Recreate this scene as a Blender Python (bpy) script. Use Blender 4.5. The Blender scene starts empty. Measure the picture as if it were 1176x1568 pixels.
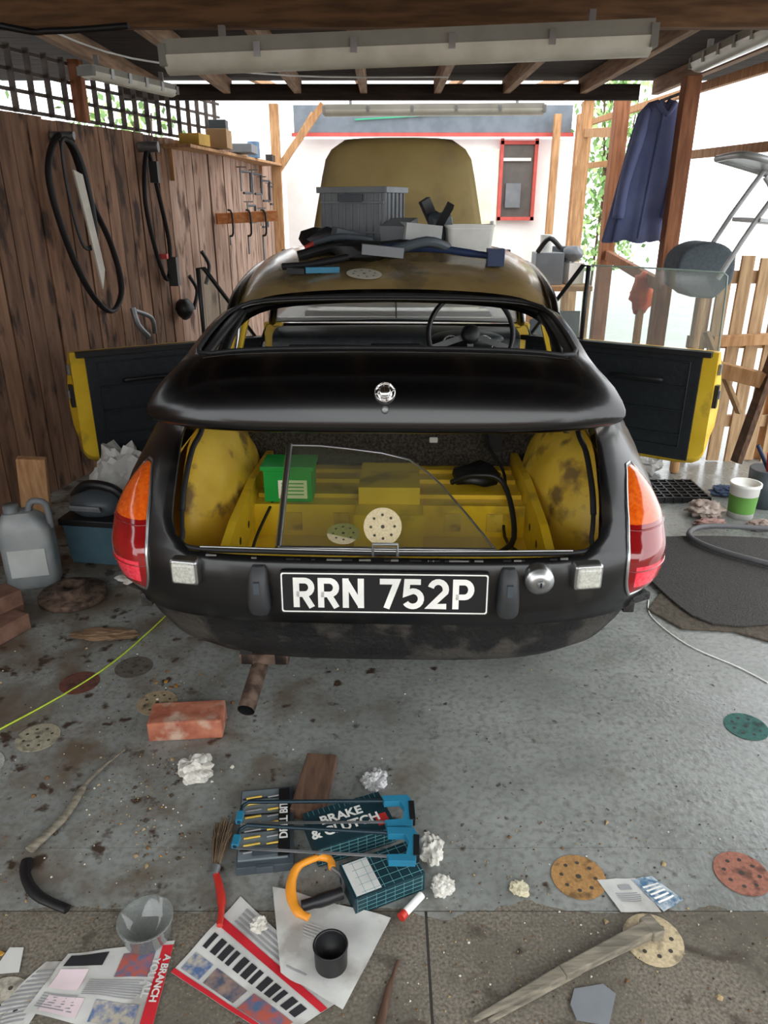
import bpy, bmesh, math, random
from mathutils import Vector, Matrix, Euler, noise
random.seed(7)
S=bpy.context.scene
pi=math.pi
S.view_settings.view_transform='Standard'
S.view_settings.look='None'

def L(c):
    o=[]
    for v in c[:3]:
        v=v/255.0
        o.append(v/12.92 if v<=.04045 else ((v+.055)/1.055)**2.4)
    return (o[0],o[1],o[2],1)
MC={}
def mat(name,c,rough=.5,metal=0,c2=None,scale=8,detail=5,bump=0,stretch=(1,1,1),coat=0,lo=.38,hi=.62,bscale=None,spec=.5,c3=None,s3=2.0,r3lo=.52,r3hi=.66,st3=None):
    if name in MC: return MC[name]
    m=bpy.data.materials.new(name); m.use_nodes=True
    nt=m.node_tree; N=nt.nodes; K=nt.links
    b=N['Principled BSDF']
    b.inputs['Roughness'].default_value=rough
    b.inputs['Metallic'].default_value=metal
    b.inputs['Coat Weight'].default_value=coat
    b.inputs['Coat Roughness'].default_value=.12
    b.inputs['Specular IOR Level'].default_value=spec
    tc=N.new('ShaderNodeTexCoord'); mp=N.new('ShaderNodeMapping')
    mp.inputs['Scale'].default_value=stretch
    K.new(tc.outputs['Object'],mp.inputs['Vector'])
    no=N.new('ShaderNodeTexNoise'); no.inputs['Scale'].default_value=scale; no.inputs['Detail'].default_value=detail
    K.new(mp.outputs[0],no.inputs['Vector'])
    cr=N.new('ShaderNodeValToRGB')
    cr.color_ramp.elements[0].position=lo; cr.color_ramp.elements[1].position=hi
    if c2 is None: c2=tuple(min(255,x*1.08+2) for x in c)
    cr.color_ramp.elements[0].color=L(c); cr.color_ramp.elements[1].color=L(c2)
    K.new(no.outputs['Fac'],cr.inputs['Fac'])
    out=cr.outputs[0]
    if c3 is not None:
        n3=N.new('ShaderNodeTexNoise'); n3.inputs['Scale'].default_value=s3; n3.inputs['Detail'].default_value=6
        if st3:
            m3=N.new('ShaderNodeMapping');m3.inputs['Scale'].default_value=st3
            K.new(tc.outputs['Object'],m3.inputs['Vector']);K.new(m3.outputs[0],n3.inputs['Vector'])
        else:K.new(tc.outputs['Object'],n3.inputs['Vector'])
        r3=N.new('ShaderNodeValToRGB'); r3.color_ramp.elements[0].position=r3lo; r3.color_ramp.elements[1].position=r3hi
        K.new(n3.outputs['Fac'],r3.inputs['Fac'])
        mx=N.new('ShaderNodeMix'); mx.data_type='RGBA'
        K.new(r3.outputs[0],mx.inputs['Factor']); K.new(out,mx.inputs['A']); mx.inputs['B'].default_value=L(c3)
        out=mx.outputs['Result']
    K.new(out,b.inputs['Base Color'])
    if bump>0:
        bn=N.new('ShaderNodeBump'); bn.inputs['Strength'].default_value=bump; bn.inputs['Distance'].default_value=.01
        if bscale:
            nb=N.new('ShaderNodeTexNoise'); nb.inputs['Scale'].default_value=bscale; nb.inputs['Detail'].default_value=6
            K.new(mp.outputs[0],nb.inputs['Vector']); K.new(nb.outputs['Fac'],bn.inputs['Height'])
        else: K.new(no.outputs['Fac'],bn.inputs['Height'])
        K.new(bn.outputs[0],b.inputs['Normal'])
    MC[name]=m; return m
def glassm(name,tint=(225,235,225),refl=.06,haze=0.0,hcol=(215,218,215)):
    if name in MC: return MC[name]
    m=bpy.data.materials.new(name); m.use_nodes=True
    nt=m.node_tree; N=nt.nodes; K=nt.links
    for n in list(N): N.remove(n)
    o=N.new('ShaderNodeOutputMaterial'); tr=N.new('ShaderNodeBsdfTransparent'); gl=N.new('ShaderNodeBsdfGlossy')
    tr.inputs[0].default_value=L(tint); gl.inputs['Roughness'].default_value=.06
    lw=N.new('ShaderNodeLayerWeight'); lw.inputs[0].default_value=.5
    pw=N.new('ShaderNodeMath'); pw.operation='POWER'; pw.inputs[1].default_value=4; K.new(lw.outputs['Facing'],pw.inputs[0])
    ma=N.new('ShaderNodeMath'); ma.operation='MULTIPLY_ADD'; ma.inputs[1].default_value=.6; ma.inputs[2].default_value=refl; K.new(pw.outputs[0],ma.inputs[0])
    mx=N.new('ShaderNodeMixShader'); K.new(ma.outputs[0],mx.inputs[0]); K.new(tr.outputs[0],mx.inputs[1]); K.new(gl.outputs[0],mx.inputs[2])
    last=mx
    if haze>0:
        df=N.new('ShaderNodeBsdfDiffuse'); df.inputs[0].default_value=L(hcol)
        tl=N.new('ShaderNodeBsdfTranslucent'); tl.inputs[0].default_value=L(hcol)
        md=N.new('ShaderNodeMixShader'); md.inputs[0].default_value=.5
        K.new(df.outputs[0],md.inputs[1]);K.new(tl.outputs[0],md.inputs[2])
        m2=N.new('ShaderNodeMixShader'); m2.inputs[0].default_value=haze
        K.new(mx.outputs[0],m2.inputs[1]); K.new(md.outputs[0],m2.inputs[2]); last=m2
    K.new(last.outputs[0],o.inputs[0])
    MC[name]=m; return m

def TM(loc=(0,0,0),rot=(0,0,0),sc=(1,1,1)):
    return Matrix.LocRotScale(Vector(loc),Euler(rot),Vector(sc))
def catmull(P,n,closed=False):
    P=[Vector(p) for p in P]; o=[]; c=len(P)
    rng=range(c) if closed else range(c-1)
    for i in rng:
        if closed: a,b,d,e=P[i-1],P[i],P[(i+1)%c],P[(i+2)%c]
        else: a=P[max(i-1,0)];b=P[i];d=P[i+1];e=P[min(i+2,c-1)]
        for k in range(n):
            t=k/n
            o.append(.5*((2*b)+(-a+d)*t+(2*a-5*b+4*d-e)*t*t+(-a+3*b-3*d+e)*t**3))
    if not closed:o.append(P[-1])
    return o
class MB:
    def __init__(s): s.v=[];s.f=[];s.m=[];s.s=[];s.mats=[]
    def mi(s,m):
        if m not in s.mats:s.mats.append(m)
        return s.mats.index(m)
    def add(s,vs,fs,m,T=None,smooth=False):
        o=len(s.v);k=s.mi(m)
        for v in vs:
            v=Vector(v)
            s.v.append(T@v if T is not None else v)
        for f in fs:
            s.f.append([o+i for i in f]);s.m.append(k);s.s.append(smooth)
        return s
    def box(s,c,d,m,rot=(0,0,0),T=None):
        x,y,z=d[0]/2,d[1]/2,d[2]/2
        vs=[(-x,-y,-z),(x,-y,-z),(x,y,-z),(-x,y,-z),(-x,-y,z),(x,-y,z),(x,y,z),(-x,y,z)]
        fs=[(0,3,2,1),(4,5,6,7),(0,1,5,4),(1,2,6,5),(2,3,7,6),(3,0,4,7)]
        A=TM(c,rot)
        if T is not None:A=T@A
        return s.add(vs,fs,m,A)
    def beam(s,p0,p1,w,h,m,T=None,up=(0,0,1)):
        p0=Vector(p0);p1=Vector(p1);d=(p1-p0);l=d.length;d.normalize()
        u=Vector(up)
        if abs(d.dot(u))>.98:u=Vector((1,0,0))
        r=d.cross(u).normalized();u=r.cross(d)
        vs=[]
        for p in(p0,p1):
            for a,b in((-1,-1),(1,-1),(1,1),(-1,1)):
                vs.append(p+r*a*w/2+u*b*h/2)
        return s.add(vs,[(0,1,2,3),(7,6,5,4),(0,4,5,1),(1,5,6,2),(2,6,7,3),(3,7,4,0)],m,T)
    def cyl(s,p0,p1,r0,m,r1=None,n=20,caps=True,T=None,smooth=True):
        if r1 is None:r1=r0
        p0=Vector(p0);p1=Vector(p1);d=(p1-p0).normalized()
        u=Vector((0,0,1)) if abs(d.z)<.95 else Vector((1,0,0))
        a=d.cross(u).normalized();b=d.cross(a)
        A=[p0+(a*math.cos(2*pi*i/n)+b*math.sin(2*pi*i/n))*r0 for i in range(n)]
        B=[p1+(a*math.cos(2*pi*i/n)+b*math.sin(2*pi*i/n))*r1 for i in range(n)]
        s.add(A+B,[(i,(i+1)%n,n+(i+1)%n,n+i) for i in range(n)],m,T,smooth)
        if caps:
            s.add(A,[tuple(range(n))[::-1]],m,T); s.add(B,[tuple(range(n))],m,T)
        return s
    def tube(s,P,r,m,n=8,closed=False,cat=0,T=None,flat=None,caps=True):
        if cat:P=catmull(P,cat,closed)
        P=[Vector(p) for p in P];c=len(P);vs=[];prev=None
        for i,p in enumerate(P):
            if closed:d=(P[(i+1)%c]-P[i-1])
            else:d=P[min(i+1,c-1)]-P[max(i-1,0)]
            d.normalize()
            if prev is None:
                u=Vector((0,0,1)) if abs(d.z)<.9 else Vector((1,0,0))
                a=d.cross(u).normalized()
            else:
                a=(prev-d*prev.dot(d)).normalized()
            prev=a;b=d.cross(a)
            rr=r[min(i*len(r)//c,len(r)-1)] if isinstance(r,(list,tuple)) else r
            fl=flat if flat else 1
            for k in range(n):
                an=2*pi*k/n
                vs.append(p+a*math.cos(an)*rr+b*math.sin(an)*rr*fl)
        fs=[]
        for i in range(c if closed else c-1):
            for k in range(n):
                j=(i+1)%c
                fs.append((i*n+k,i*n+(k+1)%n,j*n+(k+1)%n,j*n+k))
        s.add(vs,fs,m,T,True)
        if not closed and caps:
            s.add(vs[:n],[tuple(range(n))[::-1]],m,T); s.add(vs[-n:],[tuple(range(n))],m,T)
        return s
    def lathe(s,prof,m,T=None,n=28,smooth=True):
        vs=[];k=len(prof)
        for i in range(n):
            a=2*pi*i/n
            for r,z in prof: vs.append((r*math.cos(a),r*math.sin(a),z))
        fs=[]
        for i in range(n):
            j=(i+1)%n
            for q in range(k-1): fs.append((i*k+q,j*k+q,j*k+q+1,i*k+q+1))
        return s.add(vs,fs,m,T,smooth)
    def prism(s,poly,z0,z1,m,T=None):
        n=len(poly)
        A=[(p[0],p[1],z0) for p in poly];B=[(p[0],p[1],z1) for p in poly]
        s.add(A+B,[(i,(i+1)%n,n+(i+1)%n,n+i) for i in range(n)]+[tuple(range(n))[::-1],tuple(range(n,2*n))],m,T)
        return s
    def disc(s,c,r,m,n=28,T=None):
        return s.add([(c[0]+r*math.cos(2*pi*i/n),c[1]+r*math.sin(2*pi*i/n),c[2]) for i in range(n)],[tuple(range(n))],m,T)
    def grid(s,rows,m,T=None,skip=None,smooth=True,mf=None):
        R=len(rows);C=len(rows[0]);vs=[p for r in rows for p in r];
        o=len(s.v)
        s.add(vs,[],m,T)
        for i in range(R-1):
            for j in range(C-1):
                if skip and skip(i,j):continue
                mm=mf(i,j) if mf else m
                s.f.append([o+i*C+j,o+i*C+j+1,o+(i+1)*C+j+1,o+(i+1)*C+j]);s.m.append(s.mi(mm));s.s.append(smooth)
        return s
    def ico(s,c,r,m,sub=3,amp=0,freq=3,sc=(1,1,1),seed=0,T=None,smooth=True,zmin=None,xmax=None):
        bm=bmesh.new();bmesh.ops.create_icosphere(bm,subdivisions=sub,radius=1)
        vs=[]
        for v in bm.verts:
            p=v.co.copy()
            if amp: p*=1+amp*noise.noise(p*freq+Vector((seed*7.3,seed*3.1,seed)))+amp*.6*abs(noise.noise(p*freq*2.3+Vector((seed,9,seed))))
            p=Vector((p.x*sc[0]*r+c[0],p.y*sc[1]*r+c[1],p.z*sc[2]*r+c[2]))
            if zmin is not None:p.z=max(p.z,zmin)
            if xmax is not None:p.x=max(-xmax,min(xmax,p.x))
            vs.append(p)
        fs=[[v.index for v in f.verts] for f in bm.faces];bm.free()
        return s.add(vs,fs,m,T,smooth)
    def obj(s,name,parent=None,bevel=0,solid=0,merge=0,subs=0,recalc=False,bseg=2,soff=0):
        me=bpy.data.meshes.new(name)
        me.from_pydata([tuple(v) for v in s.v],[],s.f)
        for m in s.mats:me.materials.append(m)
        for i,p in enumerate(me.polygons):
            p.material_index=s.m[i];p.use_smooth=s.s[i]
        me.update()
        if merge or recalc:
            bm=bmesh.new();bm.from_mesh(me)
            if merge:bmesh.ops.remove_doubles(bm,verts=bm.verts,dist=merge)
            bmesh.ops.recalc_face_normals(bm,faces=bm.faces)
            bm.to_mesh(me);bm.free()
        o=bpy.data.objects.new(name,me);S.collection.objects.link(o)
        if parent:o.parent=parent
        if subs:
            d=o.modifiers.new('s','SUBSURF');d.levels=subs;d.render_levels=subs
        if solid:
            d=o.modifiers.new('t','SOLIDIFY');d.thickness=solid;d.offset=soff
        if bevel:
            d=o.modifiers.new('b','BEVEL');d.width=bevel;d.segments=bseg;d.limit_method='ANGLE';d.angle_limit=math.radians(40)
        return o
def empty(name,loc=(0,0,0),rot=(0,0,0)):
    e=bpy.data.objects.new(name,None);S.collection.objects.link(e);e.location=loc;e.rotation_euler=rot;e.empty_display_size=.1;return e
def text(body,size,m,T,parent,name='lettering',bold=0,ext=.0004,align='CENTER',sx=1):
    c=bpy.data.curves.new(name,'FONT');c.body=body;c.size=size;c.offset=bold;c.extrude=ext
    c.align_x=align;c.align_y='CENTER';c.materials.append(m)
    o=bpy.data.objects.new(name,c);S.collection.objects.link(o)
    o.parent=parent;o.matrix_local=T@Matrix.Diagonal((sx,1,1,1));return o

# ------------------------------------------------------------ materials
black=mat('black_satin_paint',(4,4,5),.25,c2=(8,8,9),scale=5,coat=.4,lo=.4,hi=.7,spec=.45)
blackd=mat('dusty_black_paint',(7,7,8),.34,c2=(14,14,15),scale=5,coat=.25,c3=(36,34,31),s3=12,r3lo=.55,r3hi=.72)
blackv=mat('black_matt_valance',(13,13,14),.62,c2=(26,25,25),scale=11,c3=(66,62,57),s3=7,bump=.6,bscale=70,r3lo=.51,r3hi=.60)
rubber=mat('black_rubber',(24,24,25),.6)
rubg=mat('grey_rubber',(50,51,53),.55)
trimb=mat('black_trim',(14,15,16),.45,bump=.15,scale=60)
vinyl=mat('black_vinyl',(20,26,30),.42,c2=(28,35,39),scale=40,bump=.2)
carpet=mat('dark_carpet',(40,36,33),.95,c2=(80,73,66),scale=110,bump=.6)
yel=mat('mustard_paint',(222,182,34),.35,c2=(236,198,54),scale=6,coat=.2,c3=(160,130,48),s3=7,r3lo=.56,r3hi=.70)
yeld=mat('dirty_mustard',(204,166,44),.5,c2=(222,188,70),scale=7,c3=(122,96,48),s3=9,r3lo=.56,r3hi=.66)
roofm=mat('dusty_mustard_roof',(134,112,70),.27,c2=(154,131,88),scale=4,coat=.5,c3=(104,90,64),s3=6)
bonm=mat('dull_mustard_bonnet',(172,148,90),.42,c2=(186,164,106),scale=2.5,c3=(154,134,88),s3=3)
chrome=mat('chrome',(215,215,215),.12,1)
alu=mat('aluminium',(185,187,187),.33,1)
greym=mat('grey_metal',(120,122,124),.45,.6,c2=(150,152,154))
rust=mat('rusty_pipe',(62,48,40),.75,.3,c2=(110,90,76),scale=30,bump=.5)
whitep=mat('white_plastic',(226,226,220),.4)
cream=mat('cream_paint',(244,240,222),.5)
glass=glassm('window_glass',(222,232,224),.08,.20)
glassb=glassm('dusty_glass',(210,220,180),.03,.08)
clearp=glassm('clear_plastic',(225,230,230),.08,.22)
redl=mat('red_lens',(132,14,18),.12,coat=1,c2=(154,20,22))
redb=mat('red_reflector_lens',(250,40,62),.15,coat=1,c2=(255,80,100),scale=120)
orl=mat('amber_lens',(218,84,14),.12,coat=1,c2=(236,106,26),scale=90)
lampc=mat('reverse_lens',(186,186,176),.2,coat=1,c2=(210,210,200),scale=120,bump=.4)
platew=mat('plate_white',(228,228,222),.5)
paper=mat('white_paper',(205,205,200),.8,c2=(188,188,184),scale=12,c3=(160,156,150),s3=9)
tissue=mat('crumpled_tissue',(216,214,206),.9,c2=(190,186,176),scale=30)
inkb=mat('black_ink',(34,34,38),.8)
inkg=mat('grey_ink',(140,140,142),.8)
inkr=mat('red_ink',(186,28,40),.7)
brick=mat('red_brick',(150,84,62),.9,c2=(180,114,88),scale=16,bump=.7,c3=(186,158,138),s3=14)
brickd=mat('brown_brick',(104,74,60),.9,c2=(128,96,80),scale=16,bump=.7)
teal=mat('cyan_plastic',(36,112,142),.4)
tealb=mat('teal_box_card',(18,46,54),.5,c2=(24,58,66))
orng=mat('orange_plastic',(226,146,44),.4)
redp=mat('red_paint',(180,46,38),.4)
redf=mat('pale_red_frame',(196,84,76),.5)  # red lightened so the washed-out brightness of the far end is in the colour
greenp=mat('green_plastic',(20,150,62),.4,c2=(28,164,72))
blkp=mat('black_plastic',(20,20,22),.45)
gryp=mat('grey_plastic',(112,116,120),.5,c2=(124,128,132))
bluep=mat('blue_plastic',(26,44,78),.45)
dgp=mat('dark_grey_case',(66,74,80),.45)
woodl=mat('old_pine',(166,122,80),.75,c2=(196,152,108),scale=6,stretch=(8,8,1),bump=.3)
woodo=mat('orange_pine',(180,104,52),.7,c2=(204,134,78),scale=6,stretch=(1.2,8,8),bump=.2)
woodg=mat('grey_stick_wood',(104,98,86),.85,c2=(140,132,116),scale=12,stretch=(1,6,6),bump=.4)
woodb=mat('brown_wood_block',(76,54,40),.85,c2=(104,78,60),scale=6,stretch=(9,1.5,4),bump=.4)
joist=mat('joist_wood',(96,68,44),.8,c2=(134,98,66),scale=5,stretch=(1,9,9),bump=.3)
rafter=mat('rafter_wood',(140,110,88),.8,c2=(176,144,116),scale=5,stretch=(9,1,9),bump=.3)
post=mat('post_wood',(126,76,46),.75,c2=(158,102,66),scale=5,stretch=(9,9,1),bump=.3)
slat=mat('slat_wood',(160,128,94),.8,c2=(190,158,120),scale=5,stretch=(9,9,1),bump=.3)
deck=mat('dark_roof_boards',(38,29,24),.9,c2=(58,44,35),scale=5,stretch=(1,9,9),bump=.3)
gap=mat('gap_shade_sheet',(26,18,14),.95)  # dark sheet added behind the fence so board gaps read as shade
fen=[mat('fence_board_%d'%i,c,.8,c2=c2,scale=4,stretch=(7,7,.8),bump=.35,lo=.3,hi=.7,c3=(58,39,28),s3=4,r3lo=.54,r3hi=.64,st3=(3,3,1)) for i,(c,c2) in enumerate([((106,74,54),(148,110,84)),((90,63,46),(134,100,77)),((114,80,60),(156,120,94))])]
fenl=[mat('pale_board_%d'%i,c,.85,c2=c2,scale=4,stretch=(7,7,.8),bump=.35,lo=.3,hi=.7,c3=(100,74,60),s3=4,r3lo=.56,r3hi=.66,st3=(3,3,1)) for i,(c,c2) in enumerate([((150,118,102),(188,160,142)),((138,108,92),(176,148,130))])]  # paler, greyer board tones for the far part of the fence

# ------------------------------------------------------------ world / camera
W=bpy.data.worlds.new('sky');S.world=W;W.use_nodes=True
bg=W.node_tree.nodes['Background'];bg.inputs[0].default_value=(.95,.98,1,1);bg.inputs[1].default_value=3.15
cd=bpy.data.cameras.new('camera');cam=bpy.data.objects.new('camera',cd);S.collection.objects.link(cam)
cd.sensor_fit='VERTICAL';cd.sensor_height=36;cd.sensor_width=27;cd.lens=26;cd.clip_start=.05
cam.location=(0,0,1.45);cam.rotation_euler=(pi/2-math.radians(22.5),0,0)
S.camera=cam

# ------------------------------------------------------------ floor
def floormat():
    m=bpy.data.materials.new('painted_concrete_floor');m.use_nodes=True
    nt=m.node_tree;N=nt.nodes;K=nt.links;b=N['Principled BSDF']
    tc=N.new('ShaderNodeTexCoord');P=tc.outputs['Object']
    def nz(sc,det=6,dist=0):
        n=N.new('ShaderNodeTexNoise');n.inputs['Scale'].default_value=sc;n.inputs['Detail'].default_value=det;n.inputs['Distortion'].default_value=dist;K.new(P,n.inputs['Vector']);return n.outputs['Fac']
    def ramp(i,a,bb,ca=(0,0,0,1),cb=(1,1,1,1)):
        r=N.new('ShaderNodeValToRGB');r.color_ramp.elements[0].position=a;r.color_ramp.elements[1].position=bb
        r.color_ramp.elements[0].color=ca;r.color_ramp.elements[1].color=cb;K.new(i,r.inputs['Fac']);return r.outputs[0]
    def mix(f,a,c):
        x=N.new('ShaderNodeMix');x.data_type='RGBA';K.new(f,x.inputs['Factor'])
        for q,s in(('A',a),('B',c)):
            if isinstance(s,tuple):x.inputs[q].default_value=s
            else:K.new(s,x.inputs[q])
        return x.outputs['Result']
    def mth(op,a,c=None):
        x=N.new('ShaderNodeMath');x.operation=op
        for i,s in enumerate((a,c)):
            if s is None:continue
            if isinstance(s,(int,float)):x.inputs[i].default_value=s
            else:K.new(s,x.inputs[i])
        return x.outputs[0]
    sep=N.new('ShaderNodeSeparateXYZ');K.new(P,sep.inputs[0]);X=sep.outputs[0];Y=sep.outputs[1]
    paint=ramp(nz(3,9),.3,.7,L((124,127,123)),L((152,155,151)))
    paint=mix(ramp(nz(55,8),.45,.75),paint,L((110,111,106)))
    paint=mix(ramp(nz(34,4),.665,.72),paint,L((78,76,70)))
    dm=mth('ADD',nz(5,10,.4),mth('MULTIPLY',X,-.10))
    paint=mix(ramp(dm,.54,.76),paint,L((100,88,74)))
    paint=mix(ramp(mth('ADD',nz(15,10),mth('MULTIPLY',X,-.05)),.63,.70),paint,L((66,52,42)))
    agg=ramp(nz(150,4),.3,.7,L((82,76,67)),L((136,128,114)))
    agg=mix(ramp(nz(4,9),.42,.7),agg,L((90,84,73)))
    agg=mix(ramp(nz(9,9,1),.55,.68),agg,L((68,60,50)))
    vor=N.new('ShaderNodeTexVoronoi');vor.inputs['Scale'].default_value=70;K.new(P,vor.inputs['Vector'])
    agg=mix(ramp(vor.outputs['Distance'],.10,.16,(.7,.7,.7,1),(0,0,0,1)),agg,L((146,136,118)))
    edge=mth('ADD',Y,mth('MULTIPLY',nz(5,8),.16))
    msk=mth('GREATER_THAN',edge,1.262)
    bare=mix(msk,agg,paint)
    j1=mth('LESS_THAN',mth('ABSOLUTE',mth('SUBTRACT',X,.093)),.003)
    j1=mth('MULTIPLY',j1,mth('LESS_THAN',Y,1.18))
    j2=mth('LESS_THAN',mth('ABSOLUTE',mth('SUBTRACT',Y,1.18)),.0015)
    j3=mth('LESS_THAN',mth('ABSOLUTE',mth('SUBTRACT',Y,mth('ADD',1.34,mth('MULTIPLY',nz(3,5),.03)))),.0010)
    bare=mix(mth('MAXIMUM',mth('MAXIMUM',j1,mth('MULTIPLY',j2,.7)),mth('MULTIPLY',j3,.35)),bare,L((46,42,38)))
    K.new(bare,b.inputs['Base Color'])
    rgf=mth('ADD',nz(6,6),mth('MULTIPLY',X,-.10))
    rg=ramp(rgf,.35,.7,(.2,.2,.2,1),(.6,.6,.6,1))
    rr=mix(msk,(.85,.85,.85,1),rg);K.new(rr,b.inputs['Roughness'])
    bn=N.new('ShaderNodeBump');bn.inputs['Strength'].default_value=.4;bn.inputs['Distance'].default_value=.004
    h=mth('ADD',nz(60,8),mth('MULTIPLY',nz(9,4),.8));K.new(h,bn.inputs['Height']);K.new(bn.outputs[0],b.inputs['Normal'])
    return m
fm=floormat()
MB().box((0,3,-.05),(16,22,.1),fm).obj('floor')

# ------------------------------------------------------------ left fence (wall)
def fx(y):
    return -1.80+(y-3.85)*.269 if y<6.1 else -1.195+(y-6.1)*.02
w=MB();y=-.2;i=0
while y<8.6:
    st=.112
    y2=y+st*.965
    ms=fen if y<5.2 else fenl
    top=1.855+random.uniform(-.006,.006)
    p0=Vector((fx(y),y,0));p1=Vector((fx(y2),y2,0))
    c=(p0+p1)/2;an=math.atan2(p1.y-p0.y,p1.x-p0.x)
    w.box((c.x-random.uniform(0,.010),c.y,top/2),(st*.955,.018,top),ms[random.randrange(len(ms))],rot=(0,0,an))
    y+=st
w.beam((fx(-.2)-.03,-.2,1.5),(fx(6)-.03,6,1.5),.03,.08,fen[0])
w.beam((fx(-.2)-.03,-.2,.5),(fx(6)-.03,6,.5),.03,.08,fen[0])
w.beam((fx(-.2)-.02,-.2,.9),(fx(6.1)-.02,6.1,.9),.005,1.8,gap)
w.beam((fx(6.1)-.02,6.1,.9),(fx(8.6)-.02,8.6,.9),.005,1.8,gap)
wl=w.obj('wall_left')
tr=MB();dark=mat('trellis_dark_wood',(72,64,60),.8,c2=(98,88,82))
for z in(1.875,1.96,2.045,2.13):
    tr.beam((fx(1)-.01,1,z),(fx(6.1)-.01,6.1,z),.014,.016,dark)
y=1.0
while y<6.1:
    tr.beam((fx(y)+.004,y,1.864),(fx(y)+.004,y,2.15),.016,.026,dark);y+=.125
tr.beam((fx(4.45)+.03,4.45,1.864),(fx(4.45)+.03,4.45,2.15),.06,.06,post)
tr.obj('trellis',wl)

# ------------------------------------------------------------ ceiling
cl=empty('ceiling')
c=MB()
y=-.6
while y<5.5:
    c.box((-.1,y+.075,2.215),(4.8,.146,.02),deck);y+=.15
c.obj('roof_boards',cl)
b=MB()
for x in(-1.45,-1.0,-.55,-.13,.34,.78,1.27,1.75):
    b.box((x,2.5,2.155),(.045,5.9,.09),rafter)
b.obj('rafters',cl,bevel=.003)
b=MB()
b.box((-.05,2.80,2.04),(4.0,.05,.125),joist)
b.box((-.05,2.90,2.06),(4.0,.03,.09),deck)
b.box((-.05,1.9,2.03),(4.2,.05,.14),joist)
b.box((-.05,.4,2.03),(4.6,.05,.14),joist)
b.box((-.02,5.4,2.12),(3.3,.05,.09),deck)
b.obj('joists',cl,bevel=.003)
b=MB()
for y in(6.4,7.3):
    b.box((.35,y,2.36),(3.2,.045,.07),woodl)
for x in(-1.0,-.2,.6,1.4):
    b.beam((x,5.4,2.28),(x,8.5,2.5),.045,.06,woodl)
b.obj('roof_framing',cl)

def fluoro(name,p0,p1,wd=.11,h=.10):
    e=MB();p0=Vector(p0);p1=Vector(p1)
    d=(p1-p0).normalized()
    e.beam(p0,p1,wd*.9,h*.45,mat('fixture_housing',(140,136,126),.5))
    dif=mat('fixture_diffuser',(200,196,180),.3,c2=(220,216,202),coat=.3)
    r=d.cross(Vector((0,0,1))).normalized()
    rows=[]
    for k in range(9):
        a=pi*k/8
        off=r*math.cos(a)*wd*.5+Vector((0,0,-math.sin(a)*h*.5))+Vector((0,0,-h*.2))
        rows.append([p0+off,p1+off])
    e.grid(rows,dif)
    for p in(p0,p1):
        e.add([rw[0 if p is p0 else 1] for rw in rows],[tuple(range(9))],dif)
    n=5
    for k in range(1,n):
        q=p0.lerp(p1,k/n)
        e.beam(q-r*wd*.53+Vector((0,0,-h*.15)),q+r*wd*.53+Vector((0,0,-h*.15)),.02,.04,alu)
    for k in(.12,.88):
        q=p0.lerp(p1,k);e.beam(q+Vector((0,0,.02)),q+Vector((0,0,.06)),.02,.02,alu)
    for p,sg in((p0,-1),(p1,1)):
        e.beam(p+d*sg*.012-Vector((0,0,h*.2)),p-d*sg*.01-Vector((0,0,h*.2)),wd*1.02,h*.6,mat('fixture_endcap',(120,118,112),.5))
    return e.obj(name)
fluoro('fluorescent_light',(-.68,2.70,1.900),(.80,2.60,1.935))
fluoro('fluorescent_light.001',(-.42,5.9,2.085),(1.12,5.9,2.095),.11,.08)
fluoro('fluorescent_light.002',(-1.30,3.72,2.005),(-1.09,4.32,2.005),.08,.06)
fluoro('fluorescent_light.003',(1.36,2.95,2.03),(1.36,3.68,2.03),.09,.07)

# ------------------------------------------------------------ back building
wallw=mat('white_render',(250,250,248),.8)
blu=mat('blue_grey_fascia',(104,114,124),.6,c2=(118,128,138))
b=MB()
b.box((.5,8.75,1.05),(3.1,.1,2.1),wallw)
b.obj('wall_back')
b=MB()
b.box((.5,8.55,2.27),(2.85,.06,.25),blu)
b.box((.5,8.53,2.125),(2.9,.05,.035),redf)
b.beam((-.3,8.5,2.26),(1.5,8.5,2.36),.01,.015,mat('green_cord',(60,160,120),.6))
b.obj('fascia_board')
b=MB()
b.box((1.0,8.66,1.0),(.44,.05,2.0),cream)
for z,h in((1.45,.5),(.75,.5)): b.box((1.0,8.63,z),(.3,.02,h),mat('cream_panel',(240,232,204),.5))
b.box((1.17,8.6,1.25),(.03,.05,.1),greym)
b.obj('door_1',bevel=.006)
b=MB();dk=mat('dark_window_pane',(92,88,84),.2)
b.box((1.42,8.66,1.7),(.34,.02,.72),dk)
for x in(1.24,1.6):b.box((x,8.64,1.7),(.035,.06,.8),redf)
for z in(1.32,2.06):b.box((1.42,8.64,z),(.4,.06,.035),redf)
b.box((1.4,8.63,1.9),(.3,.03,.03),whitep);b.box((1.38,8.63,1.55),(.16,.03,.24),gryp)
b.obj('window_1')
b=MB()
for x,y,wd,mm,hh in((1.675,4.62,.085,post,2.1),(1.73,6.1,.10,post,2.25),(1.80,7.4,.09,woodl,2.3),(2.0,8.4,.10,woodl,2.3),(1.75,8.4,.07,woodl,2.3)):
    b.box((x,y,hh/2),(wd,wd,hh),mm)
for z in(1.72,2.1): b.beam((2.0,3.6,z),(2.0,8.4,z+.1),.04,.05,woodl)
b.beam((1.675,4.62,1.0),(1.73,6.1,1.1),.04,.07,post)
b.beam((1.73,6.1,1.95),(1.80,7.4,2.05),.04,.07,woodl)
b.obj('timber_posts',bevel=.003)
b=MB()
for x0,x1,yy in((-1.10,-.95,8.35),(-1.0,-.8,7.6)):
    b.beam((x0,yy,0),(x0,yy,2.3),.08,.08,woodl)
    b.beam((x0,yy,1.75),(x1+.25,yy,2.3),.04,.06,woodl)
b.obj('corner_braces')
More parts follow.
